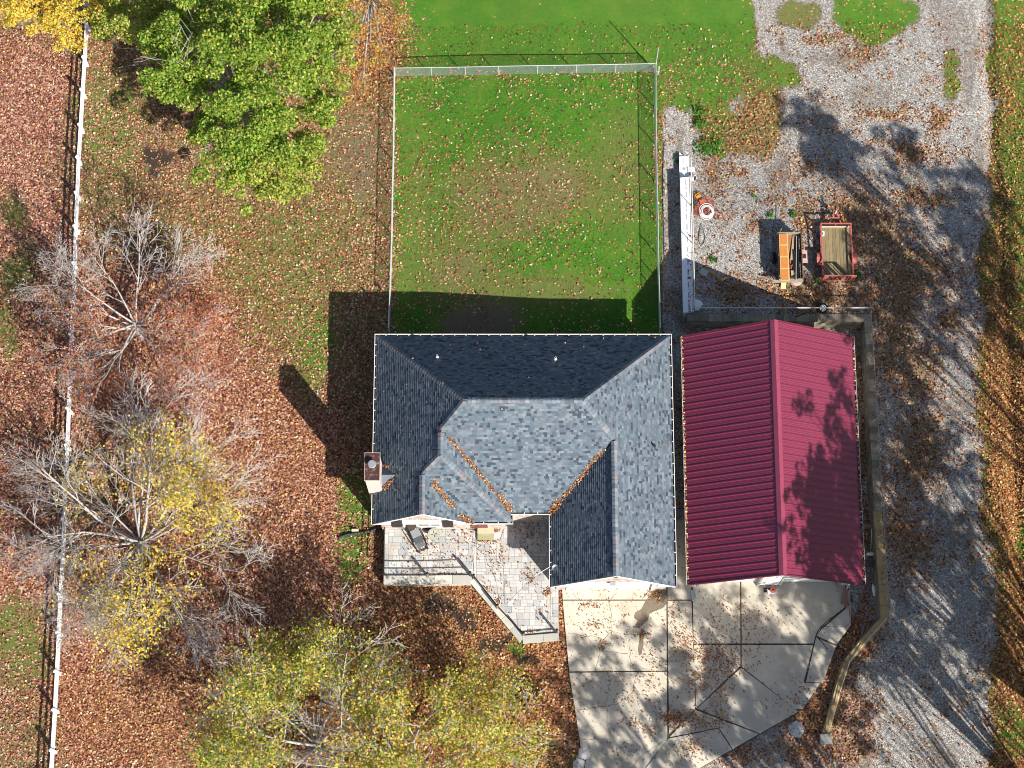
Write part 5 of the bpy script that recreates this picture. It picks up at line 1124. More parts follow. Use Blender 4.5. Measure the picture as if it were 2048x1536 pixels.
# load
ORD = mat('orange_door', (0.52, 0.20, 0.045), (0.42, 0.15, 0.035), rough=.6, scale=16); TRIMW = mat('tan_frame', (0.55, 0.38, 0.18), (0.48, 0.31, 0.14), rough=.7, scale=8)
dx0, dx1 = at(1558, 470, SZ + .05).x, at(1576, 470, SZ + .05).x; dy1 = at(1558, 468, SZ).y; dy0 = at(1558, 562, SZ).y; dz = SZ + .03
dor = thing('orange_door', 'orange panelled door lying on top of the box trailer load', 'door', ((dx0 + dx1) / 2, dy0, dz)); Ld = dy1 - dy0
build('leaf', M().box(dx0, dx1, dy0, dy1, dz, dz + .03), TRIMW, dor)
for k in range(4): y0 = dy0 + Ld * k / 4 + .05; build('panel', M().box(dx0 + .045, dx1 - .07, y0, dy0 + Ld * (k + 1) / 4 - .03, dz + .031, dz + .038), ORD, dor)
def load(name, label, cat, a, b, w_, h_, m_):
    t_ = thing(name, label, cat, tuple(a)); build('board' if 'pipe' not in name else 'pipe_length', M().beam(a, b, w_, h_), m_, t_)
zl = FZ + .3
load('scrap_board', 'wide brown board leaning inside the box trailer', 'board', at(1580, 470, zl), at(1584, 535, zl), .22, .03, mat('brown_board', (0.33, 0.17, 0.08), rough=.8, c2=(0.25, .12, .06), scale=5)); load('scrap_board', 'pale tan board at the head of the box trailer', 'board', at(1588, 470, zl + .05), at(1583, 520, zl + .1), .14, .03, mat('tan_board', (0.46, 0.31, 0.17), rough=.8))
load('dark_beam', 'black beam along the inner side of the box trailer', 'beam', at(1588, 500, zl + .1), at(1589, 552, zl + .1), .12, .1, BLACK); load('scrap_pipe', 'long grey pipe beside the black beam in the box trailer', 'pipe', at(1593, 472, zl + .2), at(1592, 560, zl + .2), .04, .04, STEEL); load('scrap_pipe', 'black pipe along the plank side of the box trailer', 'pipe', at(1597, 472, zl + .2), at(1596, 558, zl + .2), .05, .05, BLACK)
p = at(1586, 545, zl + .15); q = thing('cardboard_box', 'small tan cardboard box at the tail of the box trailer', 'box', tuple(p)); build('box_body', M().prism(rbox(p.x, p.y, .1, .11, .12, 0, 0), zl - .1, zl + .15), mat('cardboard', (0.50, 0.34, 0.2), rough=.9), q); build('flap', M().prism(rbox(p.x + .05, p.y, .1, .02, .12, 0, 0), zl + .151, zl + .17), mat('cardboard_dark', (0.3, 0.17, 0.09), rough=.9), q)
p = at(1580, 535, zl + .1); q = thing('reddish_bricks', 'small pile of reddish bricks inside the box trailer', 'bricks', tuple(p)); 
for i in range(4): build('brick', M().prism(rbox(p.x + (i % 2) * .22 - .1, p.y + (i // 2) * .12, .2 * i, .09, .045, 0, 0), zl - .15, zl + .02 + .03 * i), mat('red_brick', (0.30, 0.10, 0.06), rough=.9, rand=.2), q)
p = at(1592, 566, GZ + .6); q = thing('mower_deck', 'rusty grey metal hood hung on the tail of the box trailer', 'hood', tuple(p)); vs = []
for i in range(7):
    a = math.pi * i / 6
    for r_, z in ((.32, GZ + .5), (.26, GZ + .62), (.1, GZ + .66)): vs.append((p.x + r_ * math.cos(a + math.pi) * 1.1, p.y + .08 - r_ * math.sin(a) * .7, z))
build('hood', M().add(vs, [(i * 3 + j, (i + 1) * 3 + j, (i + 1) * 3 + j + 1, i * 3 + j + 1) for i in range(6) for j in range(2)]), mat('hood_grey', (0.40, 0.34, 0.31), (0.28, 0.19, 0.15), rough=.6, scale=7), q)
a, b = at(1568, 556, GZ + .55), at(1568, 578, GZ + .02); q = thing('plywood_ramp', 'pale plywood strip sticking out behind the box trailer', 'plywood', tuple(b)); build('strip', M().beam((a.x, a.y, GZ + .6), (a.x, b.y, GZ + .03), .3, .03), mat('ply', (0.56, 0.42, 0.22), rough=.8, c2=(0.48, .35, .18), scale=7), q)
# wheel on the ground with its axle
p = at(1645, 616, GZ + .2); q = thing('loose_wheel', 'spare wheel with white spoked rim lying on the gravel behind the barn', 'wheel', (p.x, p.y, GZ))
tilt = Vector((.25, -.3, 1)).normalized(); cz = Vector((p.x, p.y, GZ + .18))
build('tyre', M().tube([cz - tilt * .10, cz - tilt * .07, cz + tilt * .07, cz + tilt * .10], [.25, .31, .31, .25], 26), RUB_, q); build('rim', M().tube([cz + tilt * .101, cz + tilt * .112], [.19, .185], 24), PVC, q)
u = tilt.orthogonal().normalized(); v = tilt.cross(u)
mb = M()
for k in range(8):
    a = 2 * math.pi * k / 8; c = cz + tilt * .113 + (u * math.cos(a) + v * math.sin(a)) * .125; mb.tube([c, c + tilt * .004], .03, 8)
build('rim_slot', mb, BLACK, q, kind='stuff'); build('hub', M().tube([cz + tilt * .113, cz + tilt * .15], .04, 10), BLACK, q)
a, b = at(1625, 622, GZ + .3), at(1590, 634, GZ + .5); q = thing('fallen_pipe', 'black pipe lying from the wheel across the block wall', 'pipe', tuple(b)); build('pipe_length', M().tube([a, a.lerp(b, .5), b], .035, 6), BLACK, q)

# ------------------------------------------------------------------ odds and ends along the barn
def odd(name, label, cat, px, py, z): p = at(px, py, z); return thing(name, label, cat, (p.x, p.y, z)), p
q, p = odd('folding_chair', 'metal folding chair with dark seat standing beside the barn wall', 'chair', 1738, 1128, .3)
CHM = mat('chair_tube', (0.42, 0.40, 0.36), rough=.4, metal=.3)
build('back_frame', M().tube([(p.x - .22, p.y + .05, .05), (p.x - .24, p.y + .35, .75), (p.x - .2, p.y + .5, .88), (p.x + .0, p.y + .56, .92), (p.x + .2, p.y + .5, .88), (p.x + .24, p.y + .35, .75), (p.x + .22, p.y + .05, .05)], .018, 6), CHM, q)
build('seat', M().box(p.x - .22, p.x + .22, p.y - .22, p.y + .2, .44, .47), mat('seat_dark', (0.09, 0.07, 0.05), rough=.8), q); build('backrest', M().add([(p.x - .2, p.y + .4, .66), (p.x + .2, p.y + .4, .66), (p.x + .18, p.y + .52, .86), (p.x - .18, p.y + .52, .86), (p.x - .2, p.y + .43, .66), (p.x + .2, p.y + .43, .66), (p.x + .18, p.y + .55, .86), (p.x - .18, p.y + .55, .86)], [(0, 1, 2, 3), (7, 6, 5, 4), (0, 4, 5, 1), (1, 5, 6, 2), (2, 6, 7, 3), (3, 7, 4, 0)]), mat('chair_pale', (0.40, 0.38, 0.34), rough=.5), q)
for s in (-1, 1): build('leg', M().tube([(p.x + s * .22, p.y + .2, .46), (p.x + s * .24, p.y - .35, .03)], .016, 6), CHM, q)
build('crossbar', M().tube([(p.x - .23, p.y - .2, .2), (p.x + .23, p.y - .2, .2)], .014, 6), CHM, q)
q, p = odd('white_jug', 'white plastic jug lying at the foot of the block wall', 'jug', 1748, 1181, .2)
build('jug_body', M().tube([(p.x - .04, p.y + .3, .2), (p.x - .02, p.y + .22, .2), (p.x, p.y - .05, .2), (p.x + .05, p.y - .3, .18)], [.05, .10, .10, .085], 10), PVC, q); build('cap', M().tube([(p.x - .05, p.y + .38, .2), (p.x - .04, p.y + .3, .2)], .035, 8), PVC, q)
q, p = odd('shovel', 'white handled shovel leaning along the block wall by the barn', 'shovel', 1742, 1080, .5)
build('shaft', M().tube([(p.x, p.y + .55, .9), (p.x + .02, p.y - .45, .2)], .022, 6), PIPE, q); build('blade', M().add([(p.x - .1, p.y - .42, .22), (p.x + .14, p.y - .42, .22), (p.x + .12, p.y - .72, .04), (p.x + .02, p.y - .8, .02), (p.x - .09, p.y - .72, .04), (p.x + .02, p.y - .5, .1)], [(0, 1, 5), (1, 2, 5), (2, 3, 5), (3, 4, 5), (4, 0, 5)]), mat('blade_rust', (0.22, 0.18, 0.15), rough=.6), q)
for i, (x0, y0, x1, y1, w_, m_, lb) in enumerate(((1688, 1178, 1684, 1208, .10, OLDW, 'dark brown plank in the lumber pile at the barn corner'), (1693, 1178, 1692, 1214, .16, mat('red_plank', (0.24, 0.13, 0.09), rough=.85), 'reddish plank in the middle of the lumber pile at the barn corner'), (1699, 1180, 1699, 1214, .08, GREYW, 'grey plank at the right of the lumber pile at the barn corner'), (1696, 1176, 1705, 1204, .06, BRW, 'dark narrow plank across the lumber pile at the barn corner'))):
    a, b = at(x0, y0, .5), at(x1, y1, .2); a.z = .55; b.z = .14; q = thing('lumber_plank', lb, 'plank', tuple(b), 'lumber by the barn corner'); build('plank', M().beam(a, b, w_, .05), m_, q)
q, p = odd('wire_rack', 'small white wire rack on the ground by the lumber', 'rack', 1706, 1217, .05); mb = M()
for k in range(5): mb.beam((p.x - .16 + k * .07, p.y - .2, .08), (p.x - .10 + k * .07, p.y + .2, .08), .012, .012)
build('rack_bar', mb, PIPE, q, kind='stuff'); build('rack_frame', M().tube([(p.x - .18, p.y - .2, .08), (p.x + .14, p.y - .2, .08), (p.x + .2, p.y + .2, .08), (p.x - .11, p.y + .2, .08), (p.x - .18, p.y - .2, .08)], .012, 5), PIPE, q)
q, p = odd('red_pot', 'round red pot on a white base before the barn', 'pot', 1546, 1180, .35)
build('base', M().box(p.x - .28, p.x + .32, p.y - .2, p.y + .1, .1, .17), WHITE, q); build('pot_body', M().disc((p.x, p.y), .13, .17, .42, 18, r1=.17), mat('pot_red', (0.52, 0.12, 0.08), rough=.6), q); build('soil', M().disc((p.x, p.y), .06, .421, .43, 12), mat('pot_soil', (0.10, 0.03, 0.02), rough=.9), q)
q, p = odd('dark_rags', 'dark scrap heap beside the red pot', 'scrap', 1536, 1180, .12); vs = []
for i in range(6):
    for j in range(4): vs.append((p.x - .25 + i * .1, p.y - .14 + j * .09, .11 + .12 * rnd.random()))
build('scrap_heap', M().add(vs, [(i * 4 + j, (i + 1) * 4 + j, (i + 1) * 4 + j + 1, i * 4 + j + 1) for i in range(5) for j in range(3)]), BLACK, q)
q, p = odd('blue_bottle', 'small blue bottle at the barn corner by the lumber', 'bottle', 1703, 1181, .15); build('bottle_body', M().tube([(p.x - .08, p.y, .16), (p.x + .08, p.y + .03, .16), (p.x + .14, p.y + .04, .16)], [.06, .06, .025], 10), mat('blue_plastic', (0.16, 0.22, 0.40), rough=.4), q)
q, p = odd('concrete_chunk', 'flat white concrete chunk beyond the driveway corner', 'concrete', 1592, 1457, .08)
poly = [at(x, y, .08) for x, y in ((1576, 1452), (1584, 1446), (1592, 1441), (1602, 1446), (1610, 1456), (1606, 1466), (1600, 1475), (1590, 1474), (1582, 1468), (1577, 1460))]
build('chunk', M().prism([tuple(v[:2]) for v in poly], -.02, .09), mat('white_concrete', (0.58, 0.57, 0.55), (0.44, 0.43, 0.41), rough=.85, scale=3), q)
q, p = odd('broken_concrete', 'cracked pale concrete pad at the driveway foot', 'concrete', 1172, 1520, .05)
for poly in ([(1158, 1498), (1172, 1492), (1182, 1512), (1170, 1520), (1156, 1514)], [(1156, 1516), (1170, 1522), (1166, 1545), (1146, 1545), (1146, 1524)], [(1172, 1521), (1184, 1514), (1192, 1545), (1168, 1545)]):
    build('piece', M().prism([tuple(at(*v, .08)[:2]) for v in poly], -.02, .10 + rnd.uniform(-.01, .01)), MATS['white_concrete'], q)
a, b = at(1690, 1195, .12), at(1700, 1236, .12); q = thing('red_cable', 'thin red cable trailing from the lumber over the concrete', 'cable', tuple(b)); build('wire', M().tube([a, a.lerp(b, .4) + Vector((.1, 0, 0)), b], .018, 5), HR, q)
q, p = odd('vent_box', 'small grey metal box behind the barn roof edge', 'box', 1585, 645, .9); build('box_body', M().box(p.x - .22, p.x + .2, 2.6, 3.0, 0, 1.0), mat('box_grey', (0.42, 0.46, 0.50), rough=.5), q); build('lid', M().box(p.x - .24, p.x + .22, 2.58, 3.02, 1.0, 1.03), mat('box_lid', (0.50, 0.54, 0.58), rough=.45), q)

# ------------------------------------------------------------------ chain-link fence
GAL = mat('galvanised_pipe', (0.60, 0.63, 0.63), (0.50, 0.53, 0.53), rough=.4, metal=.35, scale=6); MESHW = mat('chain_wire', (0.50, 0.56, 0.54), rough=.5, metal=.2)
cf = thing('chain_link_fence', 'galvanised chain-link fence round the green dog yard', 'fence', tuple(at(1050, 150, 0)))
FH = 1.18
def gp(px, py):
    p = at(px, py, -.3)
    for _ in range(3): p = at(px, py, zg1(p.x, p.y) + FH)
    return Vector((p.x, p.y, zg1(p.x, p.y)))
N_ = [gp(x, y) for x, y in ((788, 136), (862, 135), (930, 134), (997, 132.5), (1075, 131), (1153, 130), (1232, 128.5), (1312, 127))]
W_ = [gp(788, 136)] + [gp(x, y) for x, y in ((787, 228), (786, 309), (784, 384), (783, 458), (781, 529), (779, 589), (777, 655))]
E_ = [gp(1312, 127)] + [gp(x, y) for x, y in ((1312, 200), (1313, 273), (1314, 348), (1316, 423), (1317, 495), (1318, 545), (1319, 574), (1321, 655))]
for run in (N_, W_, E_):
    for i, p in enumerate(run):
        if run is not N_ and i == 0: continue
        corner = i in (0, len(run) - 1); r = .045 if corner else .028
        build('post', M().tube([p, p + Vector((0, 0, FH + (.06 if corner else 0)))], r, 8), GAL, cf)
    build('top_rail', M().tube([p + Vector((0, 0, FH)) for p in run], .024, 6), GAL, cf)
    mb = M()
    for a, b in zip(run[:-1], run[1:]):
        L = (b - a).length; h = FH - .06; n = int((L + h) / .10)
        for k in range(n):
            for sgn in (0, 1):
                s0, s1 = k * .10 - h, k * .10; z0, z1 = 0.03, h + .03
                if s0 < 0: z0 += -s0; s0 = 0
                if s1 > L: z1 -= (s1 - L); s1 = L
                if s1 - s0 < .02: continue
                if sgn: s0, s1 = L - s0, L - s1
                mb.tube([a.lerp(b, s0 / L) + Vector((0, 0, z0)), a.lerp(b, s1 / L) + Vector((0, 0, z1))], .0045, 3, caps=False)
    build('chain_mesh', mb, MESHW, cf, kind='stuff')
for s in (.06, .30, .6): build('brace', M().tube([N_[0] + Vector((-.02 - .5 * s, -.9 * s, .05 + .4 * s)), N_[0] + Vector((-.35, -.6, 1.1))], .02, 6), GAL, cf) if s == .06 else None
p = N_[-1]; build('corner_pole', M().tube([p, p + Vector((0, 0, 3.2))], .03, 8), GAL, cf); build('post', M().tube([p + Vector((.18, -.2, 0)), p + Vector((.18, -.2, FH))], .045, 8), GAL, cf)
# ------------------------------------------------------------------ white paddock fence
wf = thing('white_fence', 'white three-rail paddock fence running down the yard', 'fence', tuple(at(146, 523, -.6)))
VIN = mat('white_vinyl', (0.84, 0.84, 0.85), (0.78, 0.78, 0.79), rough=.35, scale=2)
ps = [(172, -30), (170, 42), (166, 113), (162, 178), (158, 248), (154, 313), (151, 384), (148, 451), (146, 525), (143, 596), (140, 667), (137, 740), (134, 815), (131, 889), (128, 963), (125, 1038), (122, 1113), (117, 1187), (114, 1264), (110, 1342), (106, 1419), (101, 1500), (96, 1580)]
pts = []
for px, py in ps:
    p = at(px, py, .7); pts.append(Vector((p.x, p.y, zg1(p.x, p.y))))
RH = (.44, .80, 1.17)
for i, p in enumerate(pts):
    q = build('post', M().box(p.x - .08, p.x + .08, p.y - .08, p.y + .08, p.z - .05, p.z + 1.36), VIN, wf)
    build('post_cap', M().disc((p.x, p.y), .115, p.z + 1.36, p.z + 1.44, 4, r1=.03), VIN, q)
    if i:
        a = pts[i - 1]; d = (p - a).normalized() * .066
        for h in RH: build('rail', M().beam(a + d + Vector((0, 0, h)), p - d + Vector((0, 0, h)), .04, .13), VIN, wf)

# ------------------------------------------------------------------ trees
BARK = mat('grey_bark', (0.44, 0.405, 0.38), (0.32, 0.295, 0.275), rough=.9, scale=6)
BARKD = mat('brown_bark', (0.14, 0.12, 0.105), (0.09, 0.075, 0.065), rough=.9, scale=6, bump=.6)
CROWN = leaf_mat('crown_leaf', trans=.38, rough=.55)
def rvec(r): return Vector((r.gauss(0, 1), r.gauss(0, 1), r.gauss(0, 1)))
def grow(base, H, R, limbs, seed, depth=4, trunk=.22, lift=.5, kids=(6, 5, 5), low=.14, sector=None):
    """limbs, branches and twigs of one tree: (points, radii, level)"""
    r = random.Random(seed); out = []; tips = []
    b = Vector(base)
    def branch(p, d, L, rad, lvl):
        n = 5 if lvl < 2 else 4 if lvl == 2 else 3; pts = [p.copy()]; rr = [rad]
        for i in range(n):
            d = (d + rvec(r) * (.11 if lvl < 2 else .16) + Vector((0, 0, .05 * lift))).normalized(); p = p + d * (L / n); pts.append(p.copy()); rr.append(rad * (1 - .72 * (i + 1) / n))
        out.append((pts, rr, lvl))
        if lvl >= depth - 1: tips.append((pts[-1], d)); return
        k = kids[min(lvl, len(kids) - 1)]
        for j in range(k):
            t = .28 + .72 * (j + r.random() * .8) / k; t = min(t, .98); i = min(int(t * n), n - 1); q = pts[i].lerp(pts[i + 1], t * n - i)
            dd = (pts[i + 1] - pts[i]).normalized(); ax = dd.cross(rvec(r)).normalized(); an = math.radians(r.uniform(22, 52))
            nd_ = (Matrix.Rotation(an, 3, ax) @ dd); nd_.z = nd_.z * .75 + .06 * lift
            branch(q, nd_.normalized(), L * r.uniform(.42, .62) * (1.05 - .35 * t), max(rr[i] * .58, .010), lvl + 1)
        tips.append((pts[-1], d))
    fork = b + Vector((0, 0, H * low + .8)); out.append(([b - Vector((0, 0, .2)), b.lerp(fork, .5) + Vector((r.gauss(0, .05), r.gauss(0, .05), 0)), fork], [trunk * 1.25, trunk, trunk * .9], 0))
    for i in range(limbs):
        a = 2 * math.pi * (i + r.uniform(-.3, .3)) / limbs; el = math.radians(r.uniform(14, 52)); 
        if sector: a = sector(a, i)
        L = R * (.72 + .25 * r.random()) / max(math.cos(el), .55); L = min(L, R * 1.05)
        d = Vector((math.cos(a) * math.cos(el), math.sin(a) * math.cos(el), math.sin(el)))
        branch(fork + Vector((0, 0, r.uniform(-.4, .5))), d, L, trunk * r.uniform(.26, .4), 0)
    return out, tips
def wood(tree, branches, m_, min_tw=.012):
    tk, lb, tw = M(), M(), M()
    for i, (pts, rr, lvl) in enumerate(branches):
        if i == 0: tk.tube(pts, rr, 9)
        elif lvl <= 1: lb.tube(pts, rr, 6, caps=False)
        else: tw.tube(pts, [max(x, min_tw) for x in rr], 3, caps=False)
    build('trunk', tk, m_, tree, smooth=True); build('limb', lb, m_, tree, kind='stuff', smooth=True); build('twig', tw, m_, tree, kind='stuff')
def foliage(tree, pos_, size, tone_set, probs, tilt=.55, name='crown', jit=.2):
    n = len(pos_); i = rng.choice(len(tone_set), n, p=probs); t = np.array(tone_set)[i] * rng.uniform(1 - jit, 1 + jit, (n, 1))
    V, F, tt = leaf_quads(pos_[:, 0], pos_[:, 1], pos_[:, 2], rng.uniform(size[0], size[1], n), tilt, t)
    return np_mesh(name, V, F, CROWN, tone=tt, parent=tree, kind='stuff')
def tipcloud(tips, n_per, rad, pick):
    ps = []
    for p, d in tips:
        k = pick(p)
        k = int(n_per * k + rng.random())
        if k > 0: ps.append(np.array(p) + rng.normal(0, 1, (k, 3)) * np.array([rad, rad, rad * .7]))
    return np.vstack(ps)
def dome(n):
    v = rng.normal(0, 1, (n, 3)); v /= np.linalg.norm(v, axis=1)[:, None]; v[:, 2] = np.abs(v[:, 2]) - .25
    return v * (rng.random((n, 1)) ** .25)
def near(px, py, z, blobs):
    q = pix(px, py, z); s = 0
    for cx, cy, r_, w_ in blobs: s = max(s, w_ * math.exp(-(((q[0] - cx) ** 2 + (q[1] - cy) ** 2) / r_ ** 2)))
    return s
# yellow maple, half bare
b = at(296, 1102, -.6); T1 = thing('yellow_maple', 'half bare maple with yellow leaves standing by the white fence', 'tree', tuple(b))
br, tips = grow(b, 9.5, 7.2, 16, 101, 4, .26, .45, (8, 7, 6)); wood(T1, br, BARK, .010)
YB = [(385, 950, 55, 1.0), (420, 1000, 55, 1.2), (370, 1020, 60, 1.4), (330, 960, 50, .7), (345, 1065, 50, 1.3), (330, 1140, 60, 1.5), (290, 1190, 60, 1.3), (250, 1210, 50, .9), (260, 1280, 50, 1.1), (300, 1250, 50, .9), (280, 880, 30, .8), (340, 885, 40, .7), (210, 960, 60, .35), (160, 990, 50, .3), (190, 1150, 50, .4), (450, 1010, 40, .6), (400, 1090, 50, .6)]
ps = tipcloud(tips, 4.5, .17, lambda p: near(p.x, p.y, p.z, YB)); YEL = [(.66, .47, .05), (.72, .58, .12), (.52, .48, .06), (.62, .32, .07), (.45, .26, .06), (.34, .40, .04)]
foliage(T1, ps, (.10, .18), YEL, [.34, .24, .16, .14, .06, .06])
# red maple
b = at(284, 672, -.6); T2 = thing('red_maple', 'nearly bare maple with red leaves upslope of the yellow maple', 'tree', tuple(b))
br, tips = grow(b, 7.5, 5.4, 13, 207, 4, .2, .45, (7, 7, 5)); wood(T2, br, BARK, .009)
RB = [(300, 640, 70, .8), (380, 620, 60, 1.0), (420, 600, 50, .9), (250, 690, 70, .8), (330, 720, 80, .8), (180, 640, 60, .6), (220, 760, 70, .7), (400, 690, 60, .7), (300, 790, 60, .5), (240, 560, 40, .2), (130, 700, 60, .5)]
ps = tipcloud(tips, 7, .3, lambda p: near(p.x, p.y, p.z, RB)); foliage(T2, ps, (.10, .17), [(.38, .12, .075), (.45, .16, .08), (.50, .26, .17), (.42, .19, .06), (.22, .06, .04), (.40, .28, .05)], [.28, .24, .18, .14, .1, .06])
# leafy green tree
b = at(480, 225, -.6); T3 = thing('green_oak', 'big leafy green tree with yellowing edges at the top of the yard', 'tree', tuple(b))
LO = [(230, 30, 45), (300, 50, 60), (380, 40, 65), (470, 20, 75), (560, 30, 75), (640, 40, 60), (205, 5, 40), (350, 105, 50), (440, 100, 55), (520, 110, 65), (600, 110, 65), (650, 150, 45), (345, 178, 42), (395, 150, 45), (470, 190, 50), (560, 190, 62), (632, 220, 45), (430, 245, 50), (395, 262, 34), (505, 262, 58), (580, 275, 55), (622, 290, 34), (455, 315, 44), (525, 335, 52), (590, 335, 42), (500, 368, 36), (550, 378, 36), (300, 5, 60), (430, -30, 80), (540, -40, 80), (620, -20, 60), (350, 165, 40), (590, 375, 26), (470, 360, 28), (330, 70, 44), (680, 110, 30), (670, 70, 34)]
ps = []; lim = [([b - Vector((0, 0, .2)), b + Vector((0, 0, 1.4)), b + Vector((.1, 0, 2.6))], [.42, .33, .3], 0)]
rr_ = random.Random(5)
for cx, cy, r_ in LO:
    d = math.hypot(cx - 490, cy - 140); z = 8.6 - 4.6 * min((d / 290) ** 1.6, 1.15) + rr_.uniform(-.5, .5); c = at(cx, cy, z); R_ = r_ / 35.0
    n = int(1700 * R_ ** 2 / 1.8); 
    sub = [rng.normal(0, .5, 3) * R_ for _ in range(9)]
    k = rng.integers(0, 9, n); q = np.array(sub)[k] + dome(n) * np.array([.46, .46, .40]) * R_ * rng.uniform(.7, 1.25, 9)[k][:, None]
    q[:, 2] *= .9; ps.append((np.array(c) + q, d))
    m1 = b.lerp(c, .5) + Vector((0, 0, .9)); lim.append(([b + Vector((.05, 0, 2.3)), m1, c], [.13, .08, .03], 1))
    for s in sub[:6]: lim.append(([m1.lerp(c, .6), c + Vector(s) * .8], [.03, .012], 2))
wood(T3, lim, BARK, .011)
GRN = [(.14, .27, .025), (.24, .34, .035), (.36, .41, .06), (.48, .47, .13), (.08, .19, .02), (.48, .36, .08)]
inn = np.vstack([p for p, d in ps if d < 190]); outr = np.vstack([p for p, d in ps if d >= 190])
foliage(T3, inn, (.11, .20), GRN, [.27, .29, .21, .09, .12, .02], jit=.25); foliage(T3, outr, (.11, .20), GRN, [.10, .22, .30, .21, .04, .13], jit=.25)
# bare branches that show through
br, tips = grow(b + Vector((0, 0, 2)), 8, 6.0, 7, 33, 3, .12, .9, (5, 4)); tw = M()
for pts, rr, lvl in br[1:]: tw.tube(pts, [max(v * .6, .012) for v in rr], 3, caps=False)
build('twig', tw, BARK, T3, kind='stuff')
# yellow and orange trees at the top edge
def lobe_tree(name, label, base, lobes, tone_set, probs, size, dens, m_=BARK, group=None, trunk=.2, sub_n=7, bare=0):
    t_ = thing(name, label, 'tree', tuple(base), group); ps = []; lim = [([base - Vector((0, 0, .2)), base + Vector((0, 0, 1.2)), base + Vector((0, 0, 2.2))], [trunk * 1.2, trunk, trunk * .9], 0)]
    for c, R_ in lobes:
        n = int(dens * R_ ** 2); sub = [rng.normal(0, .55, 3) * R_ for _ in range(sub_n)]; k = rng.integers(0, sub_n, n)
        ps.append(np.array(c) + np.array(sub)[k] * np.array([1, 1, .75]) + dome(n) * np.array([.44, .44, .36]) * R_)
        m1 = base.lerp(c, .55) + Vector((0, 0, .6)); lim.append(([base + Vector((0, 0, 2.0)), m1, c], [trunk * .45, trunk * .25, .02], 1))
        for s in sub[:5]:
            e = c + Vector(s) * .9; lim.append(([m1.lerp(c, .6), e], [.03, .012], 2))
            for _ in range(bare): lim.append(([m1.lerp(e, .8), e + rvec(rr_) * R_ * .35], [.014, .008], 2))
    wood(t_, lim, m_, .009); foliage(t_, np.vstack(ps), size, tone_set, probs); return t_
lb = lambda lst, z0, cx, cy, rad, drop: [(at(x, y, z0 - drop * min((math.hypot(x - cx, y - cy) / rad) ** 1.5, 1.2)), r / 35.0) for x, y, r in lst]
lobe_tree('yellow_tree', 'yellow leaved tree over the top end of the white fence', at(70, -60, -.6), lb([(20, -10, 45), (70, 0, 50), (120, 10, 45), (60, 40, 30), (110, 50, 34), (145, 62, 26), (140, 85, 16), (160, 20, 34), (30, 30, 26), (100, -40, 60), (190, 30, 20), (128, 82, 18)], 6.5, 80, -40, 140, 3.5), YEL, [.40, .28, .14, .08, .04, .06], (.10, .17), 780, bare=2)
lobe_tree('orange_tree', 'thin orange leaved tree at the corner of the chain-link fence', at(745, 20, -.5), lb([(700, 20, 40), (745, 10, 42), (780, 40, 30), (720, 70, 38), (760, 90, 30), (700, 110, 32), (740, 120, 26), (690, 160, 30), (770, 120, 16), (800, 40, 22), (720, -30, 60), (680, 60, 30), (725, 165, 22)], 5.5, 740, 20, 150, 3.6), [(.50, .24, .05), (.46, .32, .07), (.42, .16, .05), (.55, .40, .15), (.36, .32, .05)], [.34, .22, .2, .12, .12], (.09, .15), 340, bare=3)
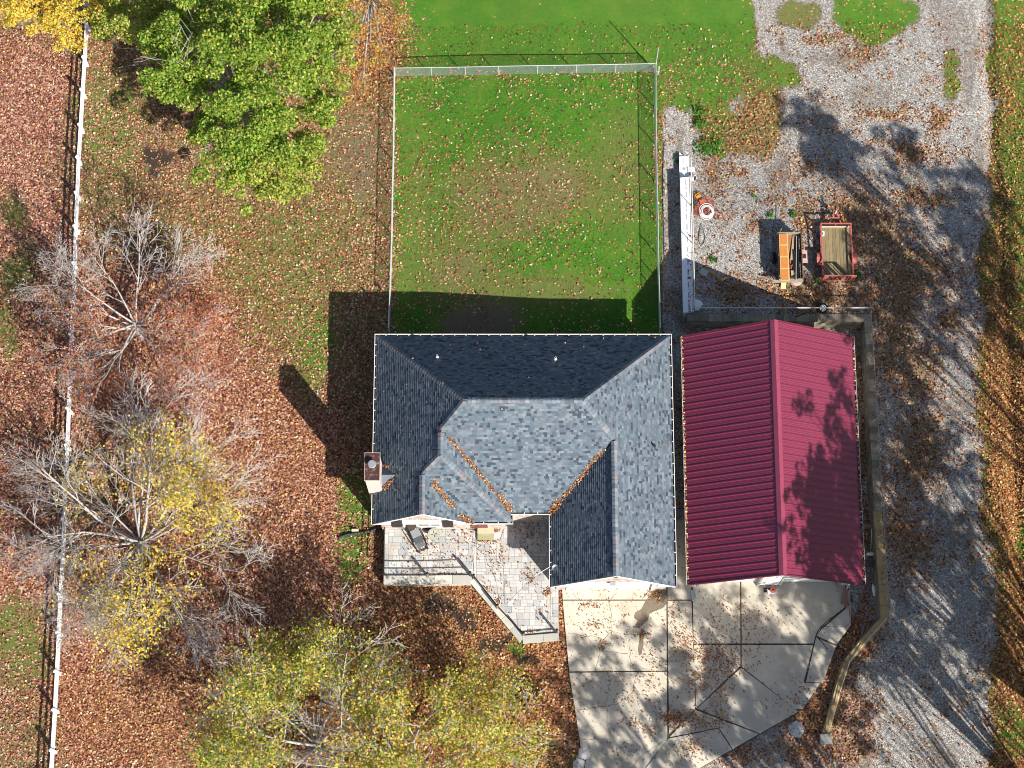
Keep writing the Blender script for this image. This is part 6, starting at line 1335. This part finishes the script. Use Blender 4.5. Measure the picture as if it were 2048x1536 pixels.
# thinning yellow-green trees at the bottom
MIX = [(.30, .33, .04), (.50, .44, .06), (.60, .42, .08), (.16, .27, .03), (.55, .26, .07), (.64, .54, .13)]
for nm, lab, (bx_, by_), R_, H_, sd, blobs, pr in (
    ('maple_tree', 'thinning yellow-green tree at the bottom left with pale bare twigs', (640, 1500), 7.2, 9.5, 311, [(560, 1340, 70, .9), (640, 1330, 80, 1.0), (520, 1420, 80, 1.0), (600, 1430, 90, 1.1), (680, 1420, 80, 1.1), (470, 1500, 80, 1.0), (560, 1510, 90, 1.1), (650, 1520, 90, 1.2), (740, 1380, 70, .8), (720, 1480, 80, 1.0)], [.24, .22, .14, .26, .09, .05]),
    ('maple_tree', 'thinning orange-yellow tree at the bottom nearest the driveway', (835, 1560), 6.7, 9.0, 418, [(800, 1300, 80, .8), (880, 1310, 80, .8), (800, 1400, 90, 1.0), (900, 1390, 90, 1.0), (980, 1400, 80, .9), (840, 1480, 90, 1.1), (930, 1480, 90, 1.0), (1010, 1480, 80, .8), (760, 1530, 80, 1.0), (960, 1540, 80, 1.0), (1040, 1420, 60, .5), (860, 1270, 60, .5)], [.20, .26, .20, .16, .12, .06])):
    b = at(bx_, by_, -.55); t_ = thing(nm, lab, 'tree', tuple(b), 'thinning trees in front of the patio'); br, tips = grow(b, H_, R_, 12, sd, 4, .25, .6, (8, 6, 5)); wood(t_, br, BARK, .010)
    ps = tipcloud(tips, 11, .24, lambda p: near(p.x, p.y, p.z, blobs)); foliage(t_, ps, (.10, .18), MIX, pr, jit=.25)
# tall trees beyond the right and lower edge, whose shade falls across barn and gravel
n_off = 0
for bx_, by_, zc, R_, lab in ((2375, 1020, 17, 4.6, 'tall tree far up the right edge casting shade on the gravel'), (2330, 1180, 17, 5.2, 'tall tree beside the gravel road east of the trailers'), (2150, 1500, 18, 4.8, 'tall tree east of the road shading the barn roof'), (2260, 1480, 18, 4.2, 'tall tree behind the one shading the barn roof'), (2150, 1690, 18, 3.8, 'tall tree south of the one shading the barn roof'), (2170, 860, 17, 1.8, 'slender tall tree shading the gravel behind the red trailer'), (2030, 1580, 18, 2.0, 'slender tall tree shading the house side of the barn roof'),
                              (2330, 1640, 17, 5.0, 'tall tree low on the east side of the road'), (2380, 1830, 17, 5.0, 'tall tree past the lower right corner'), (1960, 1990, 17, 4.2, 'tall tree below the driveway shading its curve'), (1740, 2150, 17, 4.0, 'tall tree below the driveway shading its foot'), (2160, 1880, 16, 3.6, 'tall tree between the road and the driveway foot'), (2080, 2050, 17, 3.4, 'tall tree lowest on the gravel road')):
    b = at(bx_, by_, 0); r_ = random.Random(n_off + 900); lobes = []
    for _ in range(int(6 + R_ * 8)):
        a = r_.random() * 6.283; q = R_ * math.sqrt(r_.random()); lobes.append((b + Vector((math.cos(a) * q, math.sin(a) * q, zc + r_.uniform(-1.8, 1.6))), r_.uniform(.45, 1.1)))
    lobe_tree('tall_tree', lab, b, lobes, MIX, [.24, .22, .14, .26, .09, .05], (.2, .34), 190, BARKD, 'tall trees beyond the gravel road', .10, 6); n_off += 1
